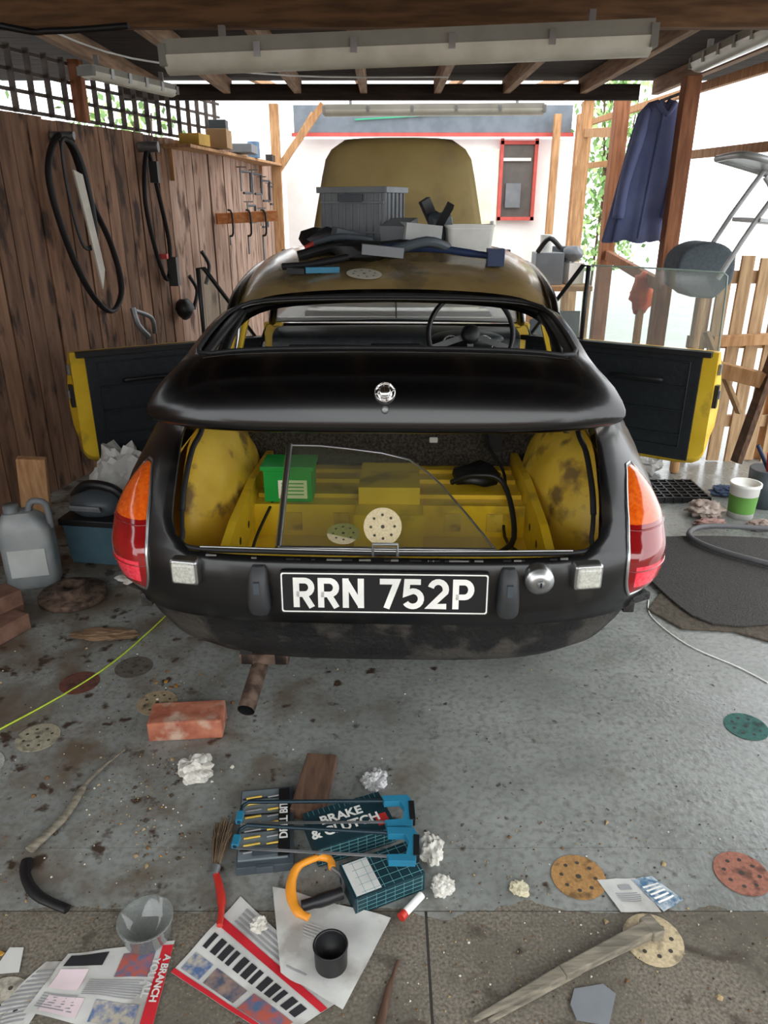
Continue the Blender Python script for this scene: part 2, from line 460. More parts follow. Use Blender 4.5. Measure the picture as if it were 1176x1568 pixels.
b=MB();b.box((0,-6,1.0),(9,.2,2.0),mat('reflection_blocker_brick',(120,92,78),.9,c2=(150,120,104),scale=20));b.obj('reflection_blocker_wall')  # unseen wall added behind the camera to darken reflections in the paint

def hedge(name,c,d,n,seed):
    random.seed(seed);h=MB();ms=[mat('leaf_a',(128,164,94),.6),mat('leaf_b',(174,204,132),.6),mat('leaf_c',(102,136,78),.6)]
    for i in range(n):
        p=Vector((c[0]+random.gauss(0,.3)*d[0],c[1]+random.gauss(0,.3)*d[1],c[2]+random.uniform(-.5,.5)*d[2]))
        R=TM(p,(random.uniform(0,6),random.uniform(0,6),random.uniform(0,6)),(.045,.028,1))
        h.add([(-1,0,0),(0,-1,0),(1,0,0),(0,1,0)],[(0,1,2,3)],random.choice(ms),R)
    for i in range(5):
        h.cyl((c[0]+random.uniform(-.3,.3)*d[0],c[1],0),(c[0]+random.uniform(-.4,.4)*d[0],c[1],c[2]+d[2]*.4),.02,woodb,.008,n=6)
    return h.obj(name)
hedge('garden_hedge',(2.75,9.8,1.75),(.6,.6,2.1),1300,3)
hedge('garden_hedge.001',(-2.5,7.9,1.9),(.9,1.6,.9),400,4)
random.seed(11)

b=MB()
for k in range(9):
    x=1.80+.108*k
    b.box((x,4.32,.60+random.uniform(-.02,.02)),(.072,.02,1.19),slat,rot=(0,random.uniform(-.02,.02),0))
for z in(.25,.72,1.08): b.beam((1.76,4.345,z),(2.75,4.345,z),.03,.07,slat)
for x in(1.84,2.3):b.box((x,4.40,.6),(.07,.07,1.2),woodl)
b.beam((1.80,4.20,.80),(2.02,4.10,.36),.02,.07,slat,up=(0,1,0))
b.beam((1.93,3.85,.15),(2.12,3.95,1.0),.03,.08,woodb,up=(0,1,0))
b.beam((1.86,4.24,.74),(2.3,4.24,.76),.05,.06,woodl)
b.beam((1.84,4.05,.62),(2.25,3.75,.55),.05,.08,woodl)
b.obj('slatted_fence',bevel=.002)

# ------------------------------------------------------------ CAR
car=empty('classic_car',(.002,1.60,0),(0,0,math.radians(-1.5)))
NE=3.6;LL=.45
RW=[(.33,.58,.12,.68,.47),(.345,.60,.06,.70,.48),(.38,.64,.03,.715,.49),(.43,.67,.012,.73,.49),(.485,.70,.004,.745,.49),(.49,.715,-.004,.747,.49),(.54,.735,0,.755,.49),(.60,.742,.002,.76,.49),(.64,.742,.008,.76,.49),(.658,.742,.02,.76,.49),
(.672,.741,.03,.76,.505),(.69,.74,.04,.758,.528),(.72,.735,.06,.752,.54),(.76,.722,.095,.74,.543),(.80,.70,.135,.725,.545),(.83,.675,.17,.712,.547),(.85,.65,.20,.70,.55),(.862,.62,.23,.69,.55),(.864,.59,.26,.675,.55),(.855,.573,.27,.655,.552)]
NLOW=9
def rw(z):
    R=RW[:18]
    if z<=R[0][0]:return R[0]
    for a,c in zip(R,R[1:]):
        if z<=c[0]:
            t=(z-a[0])/(c[0]-a[0]);return [a[k]+(c[k]-a[k])*t for k in range(5)]
    return R[-1]
def Yx(Wd,Y0,x):
    s=min(1,abs(x)/Wd)**(NE/2);return Y0+LL*(1-max(0,1-s*s)**(1/NE))
def bodyY(z,x):
    r=rw(z);return Yx(r[1],r[2],x)
def zb(y):
    z=.33+(.22-.33)*min(1,max(0,(y-.45)/.15))
    for yc in(.85,3.16):
        if abs(y-yc)<.345:z=max(z,.31+math.sqrt(.345**2-(y-yc)**2))
    return z
def remap(z,y):
    q=zb(y);return q+(z-.33)/(.864-.33)*(.864-q)
KC=8;NC=14
sy1=[.74+(1.43-.74)*k/12 for k in range(13)]
sy2=[2.42+(3.72-2.42)*k/16 for k in range(17)]
bd=MB()
for sg in(1,-1):
    rows=[]
    for (z,Wd,Y0,Ws,xo) in RW:
        r=[]
        for k in range(KC): 
            x=xo*k/KC;r.append((sg*x,Yx(Wd,Y0,x),z))
        a0=math.asin((xo/Wd)**(NE/2))
        for k in range(NC+1):
            a=a0+(pi/2-a0)*k/NC
            x=Wd*math.sin(a)**(2/NE);y=Y0+LL*(1-max(0,math.cos(a))**(2/NE))
            x+= (Ws-Wd)*max(0,min(1,(y-.12)/.6))**1.5
            r.append((sg*x,y,remap(z,y) if y>.45 else z))
        for y in sy1: 
            bl=min(1,max(0,(y-.12)/.6))**1.5
            r.append((sg*(Wd+(Ws-Wd)*bl),y,remap(z,y)))
        rows.append(r)
    bd.grid(rows,black,skip=lambda i,j:(i>=NLOW and j<KC),mf=lambda i,j:blackv if i<5 else blackd)
    rows=[]
    for (z,Wd,Y0,Ws,xo) in RW:
        r=[]
        for y in sy2:
            tp=max(0,(y-3.3)/.42)
            r.append((sg*(Ws-.05*tp**2),y,remap(z,y)-(.06*tp**2 if z>.6 else 0)))
        rows.append(r)
    rows.append([(sg*.56,y,p[2]-.005) for y,p in zip(sy2,rows[-1])])
    bd.grid(rows,black)
bd.obj('body_shell',car,merge=.0006,solid=.008)
b=MB()
for sg in(1,-1):
    b.box((sg*.66,1.92,.29),(.12,1.05,.10),blackv)
    b.box((sg*.66,2.45,.6),(.1,.06,.55),yeld)
    b.box((sg*.66,1.40,.60),(.1,.06,.48),yeld)
b.box((0,1.9,.26),(1.2,2.6,.04),blkp)
b.box((0,.45,.40),(1.0,.6,.04),blkp)
b.box((0,3.70,.55),(1.3,.06,.45),black)
b.box((0,2.62,.62),(1.28,.05,.46),trimb)
b.box((0,3.1,.45),(.5,.7,.4),greym)
b.box((0,2.60,.855),(1.3,.28,.02),black)
b.obj('floorpan',car,bevel=.01)
b=MB()
for sg in(1,-1):
    b.box((sg*.655,.145,.497),(.075,.05,.022),blackv,rot=(0,0,sg*.5))
    b.box((sg*.635,.12,.485),(.03,.03,.04),blackv)
b.obj('bumper_brackets',car,bevel=.004)
b=MB()
tyre=mat('tyre',(24,24,24),.85,bump=.3,scale=50)
for sg in(1,-1):
    for yc in(.85,3.16):
        T=TM((sg*.62,yc,.31),(0,pi/2,0))
        b.lathe([(.19,-.075),(.27,-.08),(.30,-.06),(.31,-.03),(.31,.03),(.30,.06),(.27,.08),(.19,.075)],tyre,T,40)
        b.lathe([(0,-.02),(.06,-.03),(.15,-.05),(.19,-.07),(.19,.07),(.15,.05),(.06,.03),(0,.02)],greym,T,32)
b.obj('wheels',car)

b=MB()
b.box((0,.31,.47),(.86,.46,.02),yel)
b.box((0,.552,.528),(.9,.02,.115),yel)
b.box((0,.74,.575),(.9,.38,.02),yel)
for yy in(.62,.76,.86): b.box((0,yy,.592),(.84,.035,.014),yel)
b.box((.0,.66,.575),(.19,.24,.14),yel)
b.box((.0,.50,.530),(.21,.10,.12),yel)
for k in(-.3,-.15,.2,.33):b.box((k,.54,.53),(.05,.008,.06),yeld)
b.box((0,.060,.56),(.98,.015,.18),yeld)
for sg in(1,-1):
    b.prism([(.08,.46),(.92,.46),(.92,.64),(.6,.655),(.3,.63),(.08,.58)],-.012,.012,yel,Matrix.Translation((sg*.435,0,0))@Matrix(((0,0,1,0),(1,0,0,0),(0,1,0,0),(0,0,0,1))))
    b.ico((sg*.60,.70,.54),1,yeld,4,.05,3,sc=(.165,.36,.29),xmax=.60)
    b.box((sg*.51,.38,.48),(.14,.38,.02),yel)
    for yy in(.2,.32,.44):b.disc((0,0,0),.012,mat('dark_hole',(30,26,16),.8),14,TM((sg*.4225,yy,.56),(0,pi/2,0)))
    rows=[]
    for z,xx in((.45,.60),(.55,.65),(.65,.67),(.75,.64),(.82,.59)):
        rows.append([(sg*v,y,z) for v,y in((min(xx,.57),.115),(xx-.045,.22),(xx-.01,.34),(xx,.6),(xx,.9),(xx,1.2))][(0 if z<.7 else 0):])
    b.grid([[(p[0],p[1] if k>0 else (.115 if r[0][2]<.7 else .115+(r[0][2]-.7)*1.6),p[2]) for k,p in enumerate(r)] for r in rows],yeld)
b.obj('boot_interior',car,bevel=.006)
b=MB()
b.box((0,.96,.715),(1.14,.05,.27),carpet)
b.box((0,1.25,.84),(1.12,.56,.03),carpet)
b.box((.15,.932,.68),(.03,.008,.02),whitep)
b.box((0,1.55,.6),(1.1,.03,.46),carpet)
b.obj('rear_bulkhead_carpet',car,bevel=.01)

b=MB()
pts=[(-.53,.16,.72),(-.515,.10,.685),(-.49,.06,.662),(-.3,.045,.660),(0,.04,.660),(.3,.045,.660),(.49,.06,.662),(.515,.10,.685),(.53,.16,.72)]
b.tube(pts,.006,rubber,cat=4)
b.tube([(-.46,.052,.668),(0,.036,.668),(.46,.052,.668)],.003,alu,cat=6)
random.seed(3)
for k in range(26):
    x=random.uniform(-.44,.44);b.box((x,bodyY(.655,x)-.002,.6555),(random.uniform(.008,.03),.012,.004),alu if k%2 else blkp)
random.seed(11)
for sg in(1,-1):
    b.tube([(sg*.53,.16,.72),(sg*.535,.22,.77),(sg*.54,.34,.83),(sg*.542,.48,.86),(sg*.545,.8,1.03)],.008,rubber,cat=4)
b.tube([(-.03,.035,.655),(-.03,.03,.69),(.03,.03,.69),(.03,.035,.655)],.004,greym)
b.obj('boot_gasket',car)

for sg,nm in((1,'right'),(-1,'left')):
    t=MB();rows=[]
    NZ=24;NX=12
    for i in range(NZ+1):
        q=i/NZ;z=.532+.282*q
        r=rw(z);Wd,Y0=r[1],r[2]
        xi=.600+.010*q; xo=Wd-.018-.014*q
        e=abs(2*q-1)**5
        mid=(xi+xo)/2;xi+= (mid-xi)*e*(.75 if q>.5 else .3);xo-=(xo-mid)*e*(.5 if q>.5 else .2)
        aa=math.asin((xi/Wd)**(NE/2));ab=math.asin((xo/Wd)**(NE/2))
        row=[]
        for j in range(NX+1):
            p=j/NX;a=aa+(ab-aa)*p
            x=Wd*math.sin(a)**(2/NE);y=Y0+LL*(1-math.cos(a)**(2/NE))
            nx=(x/Wd)**(NE-1)/Wd;ny=-((LL-(y-Y0))/LL)**(NE-1)/LL
            l=math.hypot(nx,ny);nx/=l;ny/=l
            of=.006+.030*(max(0,math.sin(pi*p))**.5)*(max(0,math.sin(pi*min(1,max(0,q))))**.35)
            row.append((sg*(x+nx*of),y+ny*of,z))
        rows.append(row)
    def mf(i,j):
        z=i/NZ
        if z<.27:return redb if (1<=j<NX-3 and i>1) else redl
        if z<.62:return redl
        return orl
    t.grid(rows,redl,mf=mf)
    loop=[Vector(r[0]) for r in rows]+[Vector(p) for p in rows[-1][1:-1]]+[Vector(r[-1]) for r in rows[::-1]]+[Vector(p) for p in rows[0][1:-1][::-1]]
    t.tube(loop,.005,alu,closed=True,n=6)
    t.tube(rows[int(NZ*.62)],.0025,redl,n=6);t.tube(rows[int(NZ*.27)],.002,redl,n=6)
    t.obj('tail_light_'+nm,car)

b=MB()
for sx in(-.492,.492):
    y=bodyY(.61,sx)
    T=TM((sx,y-.012,.617),(0,0,math.radians(9 if sx>0 else -9)))
    b.box((0,0,0),(.072,.035,.068),alu,T=T)
    b.box((0,-.014,0),(.060,.02,.056),lampc,T=T)
b.obj('reversing_lamps',car,bevel=.008,bseg=3)
b=MB()
T=TM((.372,-.004,.617),(pi/2,0,0))
b.lathe([(.036,-.02),(.036,.010),(.033,.014),(.029,.016),(.024,.024),(.012,.026),(0,.026)],alu,T,36)
b.lathe([(.010,.026),(.010,.031),(0,.031)],greym,T,16)
b.box((0,0,.032),(.004,.012,.001),blkp,T=T)
b.obj('fuel_cap',car)
b=MB()
for sx in(-.308,.300):
    rows=[]
    for i in range(13):
        q=i/12;z=.514+.130*q;hw=(.028-.007*q)*(1-.35*abs(2*q-1)**6);yy=-.036*math.sin(pi*min(1,q*.9+.08))**.6
        rows.append([(sx-hw,.004,z),(sx-hw,yy*.6-.004,z),(sx-hw*.7,yy,z),(sx,yy-.004,z),(sx+hw*.7,yy,z),(sx+hw,yy*.6-.004,z),(sx+hw,.004,z)])
    b.grid(rows,rubg)
    b.add(rows[0],[tuple(range(7))],rubg);b.add(rows[-1],[tuple(range(7))],rubg)
    b.box((sx,-.034,.60),(.014,.012,.03),dgp)
b.obj('overriders',car)  # grey rubber overriders either side of the plate, not lamps

pl=empty('number_plate',(-.001,-.022,.583),(math.radians(90-4),0,0));pl.parent=car
b=MB()
def rrect(w,h,r,n=5):
    o=[]
    for cx,cy,a0 in((w/2-r,h/2-r,0),(-w/2+r,h/2-r,90),(-w/2+r,-h/2+r,180),(w/2-r,-h/2+r,270)):
        for k in range(n+1):
            a=math.radians(a0+90*k/n);o.append((cx+r*math.cos(a),cy+r*math.sin(a)))
    return o
b.prism(rrect(.508,.112,.008),-.012,.0,blkp)
A=rrect(.500,.104,.006);B=rrect(.493,.097,.005);n=len(A)
b.add([(p[0],p[1],.001) for p in A]+[(p[0],p[1],.001) for p in B],[(i,(i+1)%n,n+(i+1)%n,n+i) for i in range(n)],platew)
def strokes(mb,segs,x0,sc,wd,m):
    for poly,closed in segs:
        P=[Vector((x0+p[0]*sc,(p[1]-.5)*.078)) for p in poly];c=len(P);Lf=[];Rt=[]
        for i in range(c):
            if closed or 0<i<c-1:
                d0=(P[i]-P[i-1]).normalized();d1=(P[(i+1)%c]-P[i]).normalized()
            elif i==0:d0=d1=(P[1]-P[0]).normalized()
            else:d0=d1=(P[i]-P[i-1]).normalized()
            n0=Vector((-d0.y,d0.x));n1=Vector((-d1.y,d1.x));nn=(n0+n1).normalized()
            k=1/max(.45,nn.dot(n0));Lf.append(P[i]+nn*k*wd/2);Rt.append(P[i]-nn*k*wd/2)
        strokes.z+=.00006
        vs=[(p.x,p.y,strokes.z) for p in Lf]+[(p.x,p.y,strokes.z) for p in Rt]
        rg=range(c) if closed else range(c-1)
        mb.add(vs,[(i,(i+1)%c,c+(i+1)%c,c+i) for i in rg],m)
strokes.z=.0012
def arc(cx,cy,rx,ry,a0,a1,n=10):
    return [(cx+rx*math.cos(math.radians(a0+(a1-a0)*k/n)),cy+ry*math.sin(math.radians(a0+(a1-a0)*k/n))) for k in range(n+1)]
Rl=[([(.12,0),(.12,.91),(.55,.91)]+arc(.55,.68,.33,.23,80,-90,8)+[(.12,.45)],False),([(.50,.45),(.90,0)],False)]
Nl=[([(.12,0),(.12,1)],False),([(.12,.93),(.88,.07)],False),([(.88,0),(.88,1)],False)]
Pl=[([(.12,0),(.12,.91),(.55,.91)]+arc(.55,.66,.33,.25,80,-90,8)+[(.12,.41)],False)]
l7=[([(.05,.91),(.90,.91),(.38,0)],False)]
l5=[([(.85,.91),(.18,.91),(.13,.52),(.45,.60)]+arc(.47,.34,.40,.26,75,-90,8)+arc(.47,.30,.40,.22,-100,-155,4),False)]
l2=[(arc(.48,.66,.38,.26,165,-20,9)+[(.12,.09),(.90,.09)],False)]
cw=.0485;x=-.219;wd=.0150
for ch in(Rl,Rl,Nl,None,l7,l5,l2,Pl):
    if ch is None:x+=.026;continue
    strokes(b,ch,x,cw,wd,platew);x+=cw+.0115
b.obj('plate',pl)

b=MB()
P=catmull([(-.33,.55,.33),(-.335,.20,.315),(-.34,.08,.30),(-.354,-.055,.256)],6)
b.tube(P,.0225,rust,n=20,caps=False)
b.tube([P[-1],P[-1]+(P[-2]-P[-1])*2],.0200,blkp,n=20,caps=False)
d=(P[-1]-P[-2]).normalized()
b.cyl(P[-1]-d*.03,P[-1]-d*.028,.022,blkp)
b.box((-.325,.08,.330),(.13,.03,.03),rust);b.box((-.37,.08,.345),(.03,.03,.06),rubber)
b.box((-.28,.08,.345),(.03,.03,.06),rubber)
b.obj('exhaust_pipe',car)

# tailgate
TG=[(.955,1.160,.545,.43),(.925,1.165,.546,.43),(.905,1.166,.546,.46),(.87,1.166,.545,.490),(.75,1.163,.541,.503),(.62,1.155,.536,.503),(.48,1.142,.530,.502),(.36,1.126,.527,.498),(.31,1.117,.530,.482),(.28,1.111,.534,.445),
(.262,1.106,.538,.445),(.22,1.092,.552,.445),(.18,1.072,.570,.445),(.15,1.048,.583,.445),(.132,1.020,.589,.445),(.122,.995,.587,.445),(.116,.975,.576,.44),(.113,.962,.556,.43),(.113,.953,.525,.42),(.125,.949,.51,.41)]
def tgrow(r,sg,dz=0):
    y,z,Wd,xh=r;o=[]
    for k in range(9+9):
        x=xh*k/9 if k<=9 else xh+(Wd-xh)*math.sin(pi/2*(k-9)/8)
        xn=x/Wd
        low=max(0,min(1,(.30-y)/.12))
        dy=.055*xn**6*low+.01*xn**2
        kk=min(1,max(0,(z-.955)/.08))
        dzz=-(.014*xn**2+.034*xn**8)*kk
        o.append((sg*x-.006,y+dy,z+dzz+dz))
    return o
b=MB()
for sg in(1,-1):
    b.grid([tgrow(r,sg) for r in TG],black,skip=lambda i,j:(1<=i<9 and j<9))
b.obj('tailgate',car,merge=.0006,solid=.016)
b=MB()
loop=[]
rr=TG[1:10]
for r in rr: loop.append(tgrow(r,1)[9])
bot=tgrow(TG[9],1);loop+=[bot[k] for k in range(8,0,-1)];bot=tgrow(TG[9],-1);loop+=[bot[k] for k in range(0,9)]
for r in rr[::-1]:loop.append(tgrow(r,-1)[9])
top=tgrow(TG[1],-1);loop+=[top[k] for k in range(8,0,-1)];top=tgrow(TG[1],1);loop+=[top[k] for k in range(0,9)]
loop=[Vector(p)+Vector((0,0,.008)) for p in loop]
b.tube(loop,.006,rubber,closed=True,n=8)
b.tube([Vector(p)+Vector((0,-.004,.006)) for p in (tgrow(TG[10],-1)[::-1]+tgrow(TG[10],1)[1:])][7:-7],.0018,alu,n=6)  # thin bright bead added as the highlight along the panel's top edge
b.obj('tailgate_gasket_glint',car)
b=MB()
T=TM((-.003,.130,1.040),(math.radians(62),0,0))
b.lathe([(.026,-.004),(.026,.004),(.023,.008),(.019,.005),(.014,.008),(.013,.014),(.008,.016),(0,.016)],chrome,T,28)
for k in range(8):
    a=2*pi*k/8+.2;b.box((.0215*math.cos(a),.0215*math.sin(a),.007),(.006,.003,.006),chrome,rot=(0,0,a),T=T)
b.lathe([(.009,-.01),(.009,.012),(.006,.016),(0,.016)],greym,TM((-.003,.118,1.002),(math.radians(78),0,0)),16)
b.obj('tailgate_lock',car,bevel=.001)
b=MB()
for sg in(1,-1):
    b.tube([(sg*.50,.90,1.13),(sg*.49,.6,1.11),(sg*.49,.3,1.07)],.014,blkp,cat=4)
b.cyl((.50,.42,.86),(.50,.55,1.12),.009,blkp)
b.obj('tailgate_struts',car)

RF=[(.965,1.172,.548),(1.0,1.190,.552),(1.1,1.225,.556),(1.25,1.262,.562),(1.4,1.288,.566),(1.6,1.310,.566),(1.75,1.314,.56),(1.88,1.304,.552),(1.97,1.284,.545),(2.0,1.266,.54)]
def roofrow(r,dz=0,sx=1):
    y,z,Wd=r;o=[]
    for k in range(-14,15):
        xn=math.sin(pi/2*k/14);o.append((xn*Wd*sx,y+.012*xn**2,z+dz-.035*xn**2-.060*abs(xn)**9))
    return o
b=MB();b.grid([roofrow(r) for r in RF],roofm,mf=lambda i,j:black if (i<1 or j<1 or j>26) else roofm)
b.grid([roofrow(r,-.022,.97) for r in RF],trimb)
b.obj('roof',car)
b=MB()
b.tube([Vector(p)+Vector((0,-.006,.0)) for p in roofrow(RF[0])],.010,rubber,n=8)
for sg in(1,-1):
    A=[(sg*.548,.955,1.085),(sg*.553,.80,1.035),(sg*.555,.65,.975),(sg*.556,.50,.91),(sg*.556,.40,.862)]
    B=[(sg*.556,1.12,1.12),(sg*.59,1.10,1.06),(sg*.62,1.06,.98),(sg*.64,1.02,.91),(sg*.655,1.0,.862)]
    rows=[]
    for a,c in zip(A,B):
        a=Vector(a);c=Vector(c)
        rows.append([a.lerp(c,k/6)+Vector((sg*.02*math.sin(pi*k/6),0,0)) for k in range(7)])
    b.grid(rows,black)
    b.tube([(sg*.552,.98,1.105),(sg*.560,1.12,1.15),(sg*.566,1.4,1.19),(sg*.563,1.75,1.215),(sg*.545,1.98,1.19)],.018,black,cat=5)
    b.tube([(sg*.56,1.05,1.05),(sg*.61,1.05,.98),(sg*.655,1.0,.875)],.012,black,cat=3)
    b.tube([(sg*.50,.97,1.13),(sg*.52,.8,1.06),(sg*.525,.62,.98),(sg*.53,.45,.90)],.016,trimb,cat=4)
    b.beam((sg*.555,1.38,1.18),(sg*.655,1.42,.87),.05,.03,yel,up=(0,1,0))
    b.tube([(sg*.545,1.98,1.20),(sg*.60,2.22,1.05),(sg*.665,2.44,.87)],.022,black,cat=4)
    b.tube([(sg*.57,1.08,1.10),(sg*.57,1.36,1.15),(sg*.64,1.38,.90),(sg*.64,1.06,.90)],.008,chrome,closed=True,n=6)
    b.tube([(sg*.655,.98,.868),(sg*.66,1.2,.868),(sg*.665,1.42,.868)],.014,black)
b.box((0,1.985,1.250),(1.04,.05,.030),blkp)
b.obj('roof_pillars',car,solid=0)
b=MB()
b.grid([[( -.53,1.99,1.23),(0,1.985,1.25),(.53,1.99,1.23)],[(-.64,2.42,.88),(0,2.38,.90),(.64,2.42,.88)]],glassm('windscreen_glass',(235,240,238),.06,.60,(240,243,242)))
b.tube([(-.64,2.44,.885),(0,2.40,.895),(.64,2.44,.885)],.012,rubber,cat=6)
b.cyl((0,2.02,1.24),(0,2.36,.91),.004,greym)
b.obj('windscreen',car)
b=MB()
rows=[]
for y,z in((2.12,.68),(2.10,.78),(2.12,.84),(2.16,.862),(2.24,.868),(2.36,.862)):
    rows.append([(x,y+.03*(x/.62)**2,z+(.010*math.cos(3*x))) for x in[-.62+1.24*k/20 for k in range(21)]])
b.grid(rows,vinyl)
b.ico((.35,2.12,.835),1,vinyl,3,sc=(.19,.10,.05))
for x in(.27,.43):
    b.lathe([(.045,0),(.045,.01),(.038,.012),(.036,.006),(0,.006)],chrome,TM((x,2.05,.825),(pi/2,0,0)),24)
    b.disc((0,0,.007),.035,blkp,T=TM((x,2.05,.825),(pi/2,0,0)))
b.box((0,2.08,.72),(.24,.05,.20),blkp)
for k in range(6):b.box((-.07+.028*k,2.05,.80),(.015,.02,.02),greym)
b.box((0,2.05,.76),(.18,.02,.05),greym)
b.box((0,1.75,.42),(.22,1.0,.28),carpet)
b.box((-.35,2.10,.76),(.36,.04,.10),blkp)
b.cyl((0,1.85,.56),(0,1.82,.70),.008,chrome);b.ico((0,1.82,.71),.022,blkp,2)
b.obj('dashboard',car,bevel=.006)
b=MB()
T=TM((.35,1.89,.90),(math.radians(68),0,0))
b.tube([(.195*math.cos(2*pi*k/40),.195*math.sin(2*pi*k/40),0) for k in range(40)],.012,blkp,closed=True,n=10,T=T)
for a in(200,340,90+180):
    a=math.radians(a);b.beam((.03*math.cos(a),.03*math.sin(a),-.01),(.19*math.cos(a),.19*math.sin(a),0),.028,.004,alu,T=T)
b.lathe([(.045,-.02),(.045,.01),(.03,.02),(0,.022)],blkp,T,24)
b.cyl((.35,1.90,.89),(.35,2.15,.80),.02,blkp)
b.obj('steering_wheel',car)
b=MB()
for sx in(-.36,.36):
    b.box((sx,1.78,.38),(.44,.42,.12),trimb)
    rows=[]
    for i in range(7):
        q=i/6;z=.42+.36*q;yy=1.50-.05*q
        hw=.21-.05*q
        rows.append([(sx-hw,yy,z),(sx-hw*.8,yy-.05,z),(sx,yy-.06,z),(sx+hw*.8,yy-.05,z),(sx+hw,yy,z),(sx+hw*.8,yy+.06,z),(sx,yy+.06,z),(sx-hw*.8,yy+.06,z),(sx-hw,yy,z)])
    b.grid(rows,trimb);b.add(rows[-1][:8],[tuple(range(8))],trimb)
b.obj('seats',car,bevel=.02)

def door(nm,sg,phi,withglass,hx=.69,dz=-.035):
    ph=math.radians(phi)
    ax=Vector((math.sin(ph)*sg,-math.cos(ph),0));ay=Vector((math.cos(ph)*sg,math.sin(ph),0))
    T=Matrix(((ax.x,ay.x,0,sg*hx),(ax.y,ay.y,0,2.44),(0,0,1,dz),(0,0,0,1)))
    e=empty('door_'+nm);e.parent=car
    b=MB()
    prof=[(0,.34),(.02,.31),(.06,.315),(.095,.40),(.115,.50),(.122,.60),(.115,.70),(.10,.78),(.07,.86),(.05,.875),(0,.875)]
    rows=[]
    for x,k in((0,0),(.02,0),(.5,0),(.86,0),(.93,.01),(.96,.03),(.975,.06)):
        rows.append([(x+(.022*math.sin(pi*(z-.3)/.58) if x>.9 else 0),max(0,yy-(k*.3 if yy>.05 else 0)),z if z>.40 else z+k*.9) for yy,z in prof])
    b.grid(rows,yel,T,mf=lambda i,j:black if (j>1 and j<9 and i<3) else yel)
    n=len(prof)
    b.add(rows[-1],[tuple(range(n))],yel,T);b.add(rows[0],[tuple(range(n))],yeld,T)
    b.add([rows[i][0] for i in range(len(rows))]+[rows[i][-1] for i in range(len(rows))],[(i,i+1,len(rows)+i+1,len(rows)+i) for i in range(len(rows)-1)],yel,T)
    b.box((.985,.045,.66),(.022,.035,.11),blkp,T=T);b.box((.995,.045,.67),(.018,.02,.04),greym,T=T)
    b.box((.985,.045,.79),(.012,.03,.05),greym,T=T)
    b.obj('shell',e)
    b=MB()
    b.box((.46,-.008,.60),(.90,.016,.53),vinyl,T=T)
    b.box((.47,-.012,.865),(.96,.05,.025),blkp,T=T)
    for z in(.46,.58,.70): b.tube([(.06,-.018,z),(.86,-.018,z)],.006,vinyl,n=6,T=T)
    b.tube([(.06,-.018,.40),(.86,-.018,.40),(.86,-.018,.82),(.06,-.018,.82)],.005,vinyl,n=6,closed=True,T=T)
    b.tube([(.5,-.02,.72),(.52,-.05,.73),(.72,-.05,.73),(.74,-.02,.72)],.011,blkp,cat=4,T=T)
    b.box((.25,-.02,.68),(.05,.01,.03),chrome,T=T)
    b.cyl((.30,-.02,.55),(.30,-.04,.55),.012,chrome,T=T)
    b.obj('trim_panel',e,bevel=.008)
    b=MB()
    q=[(.02,.875),(.27,1.235),(.30,1.235),(.30,.875)]
    b.tube([(p[0],.03,p[1]) for p in q],.012,blkp,closed=True,T=T,n=6)
    b.add([(p[0],.03,p[1]) for p in q],[(0,1,2,3)],glass,T)
    if withglass:
        g=[(.31,.88),(.31,1.235)]+[(.33+.6*k/8,1.238-.008*(k/8)**2) for k in range(9)]+[(.95,1.215),(.955,1.15),(.965,.88)]
        b.add([(p[0],.030,p[1]) for p in g],[tuple(range(len(g)))],glass,T)
        b.tube([(p[0],.03,p[1]) for p in g[1:]],.004,mat('glass_edge',(150,170,160),.3),T=T,n=6)
    b.obj('window_frame',e)
door('right',1,58,True,.69,-.062)
door('left',-1,58,False,.735,-.078)

b=MB();rows=[]
for i in range(19):
    q=i/18
    y=2.72+.20*q+.05*math.sin(pi*q);z=.92+.875*q
    hw=.555-.17*q
    if q>.86:hw-=.09*((q-.86)/.14)**2.4
    if q>.95:z-=.004;y+=.012
    rows.append([(hw*k/12,y+.035*(k/12)**2+.02*abs(k/12)**8-.012*math.exp(-((k/12)/.35)**4)*(1-q*.5),z-.012*(k/12)**4*(q>.8)) for k in range(-12,13)])
b.grid(rows,bonm)
b.obj('bonnet',car,solid=.02)

bt=MB()
b0=Vector((.0,.075,.655));e1=Vector((1,0,0));e2=Vector((0,.40,.145))
prof=[(-.270,0),(-.292,1.0),(-.20,.995),(-.12,.965),(-.02,.92),(.06,.85),(.11,.72),(.145,.6),(.213,.3),(.27,.03),(.275,0)]
pp=[b0+e1*p[0]+e2*p[1] for p in prof]
nn=len(pp)
bt.add(pp,[tuple(range(nn))],glassb)
bt.tube([pp[0],pp[1]],.009,alu);bt.tube([pp[-1],pp[0]],.007,alu)
bt.tube(pp[1:],.003,alu,n=6)
bt.obj('door_glass_pane',car)
g=MB()
g.box((-.315,.60,.645),(.15,.11,.105),greenp);g.box((-.315,.60,.703),(.165,.125,.014),greenp)
g.box((-.30,.543,.635),(.09,.003,.06),whitep);
for k in range(4):g.box((-.30,.541,.655-.012*k),(.07,.002,.004),greenp)
g.obj('green_screw_box',car,bevel=.005)
def sdisc(mb,c,r,m,hole,T=None,rot=None,n=8):
    A=(T if T is not None else Matrix.Identity(4))@TM(c,rot or (0,0,random.uniform(0,1)))
    mb.lathe([(0,0),(r,0),(r*1.0,.0015),(0,.0015)],m,A,36,False)
    for k in range(n):
        a=2*pi*k/n
        mb.disc((r*.62*math.cos(a),r*.62*math.sin(a),.0022),r*.075,hole,12,A)
    mb.disc((0,0,.0022),r*.10,hole,12,A)
beige=mat('beige_sandpaper',(188,172,136),.9,c2=(204,190,154),scale=200)
hole=mat('disc_hole',(60,56,50),.9)
g=MB()
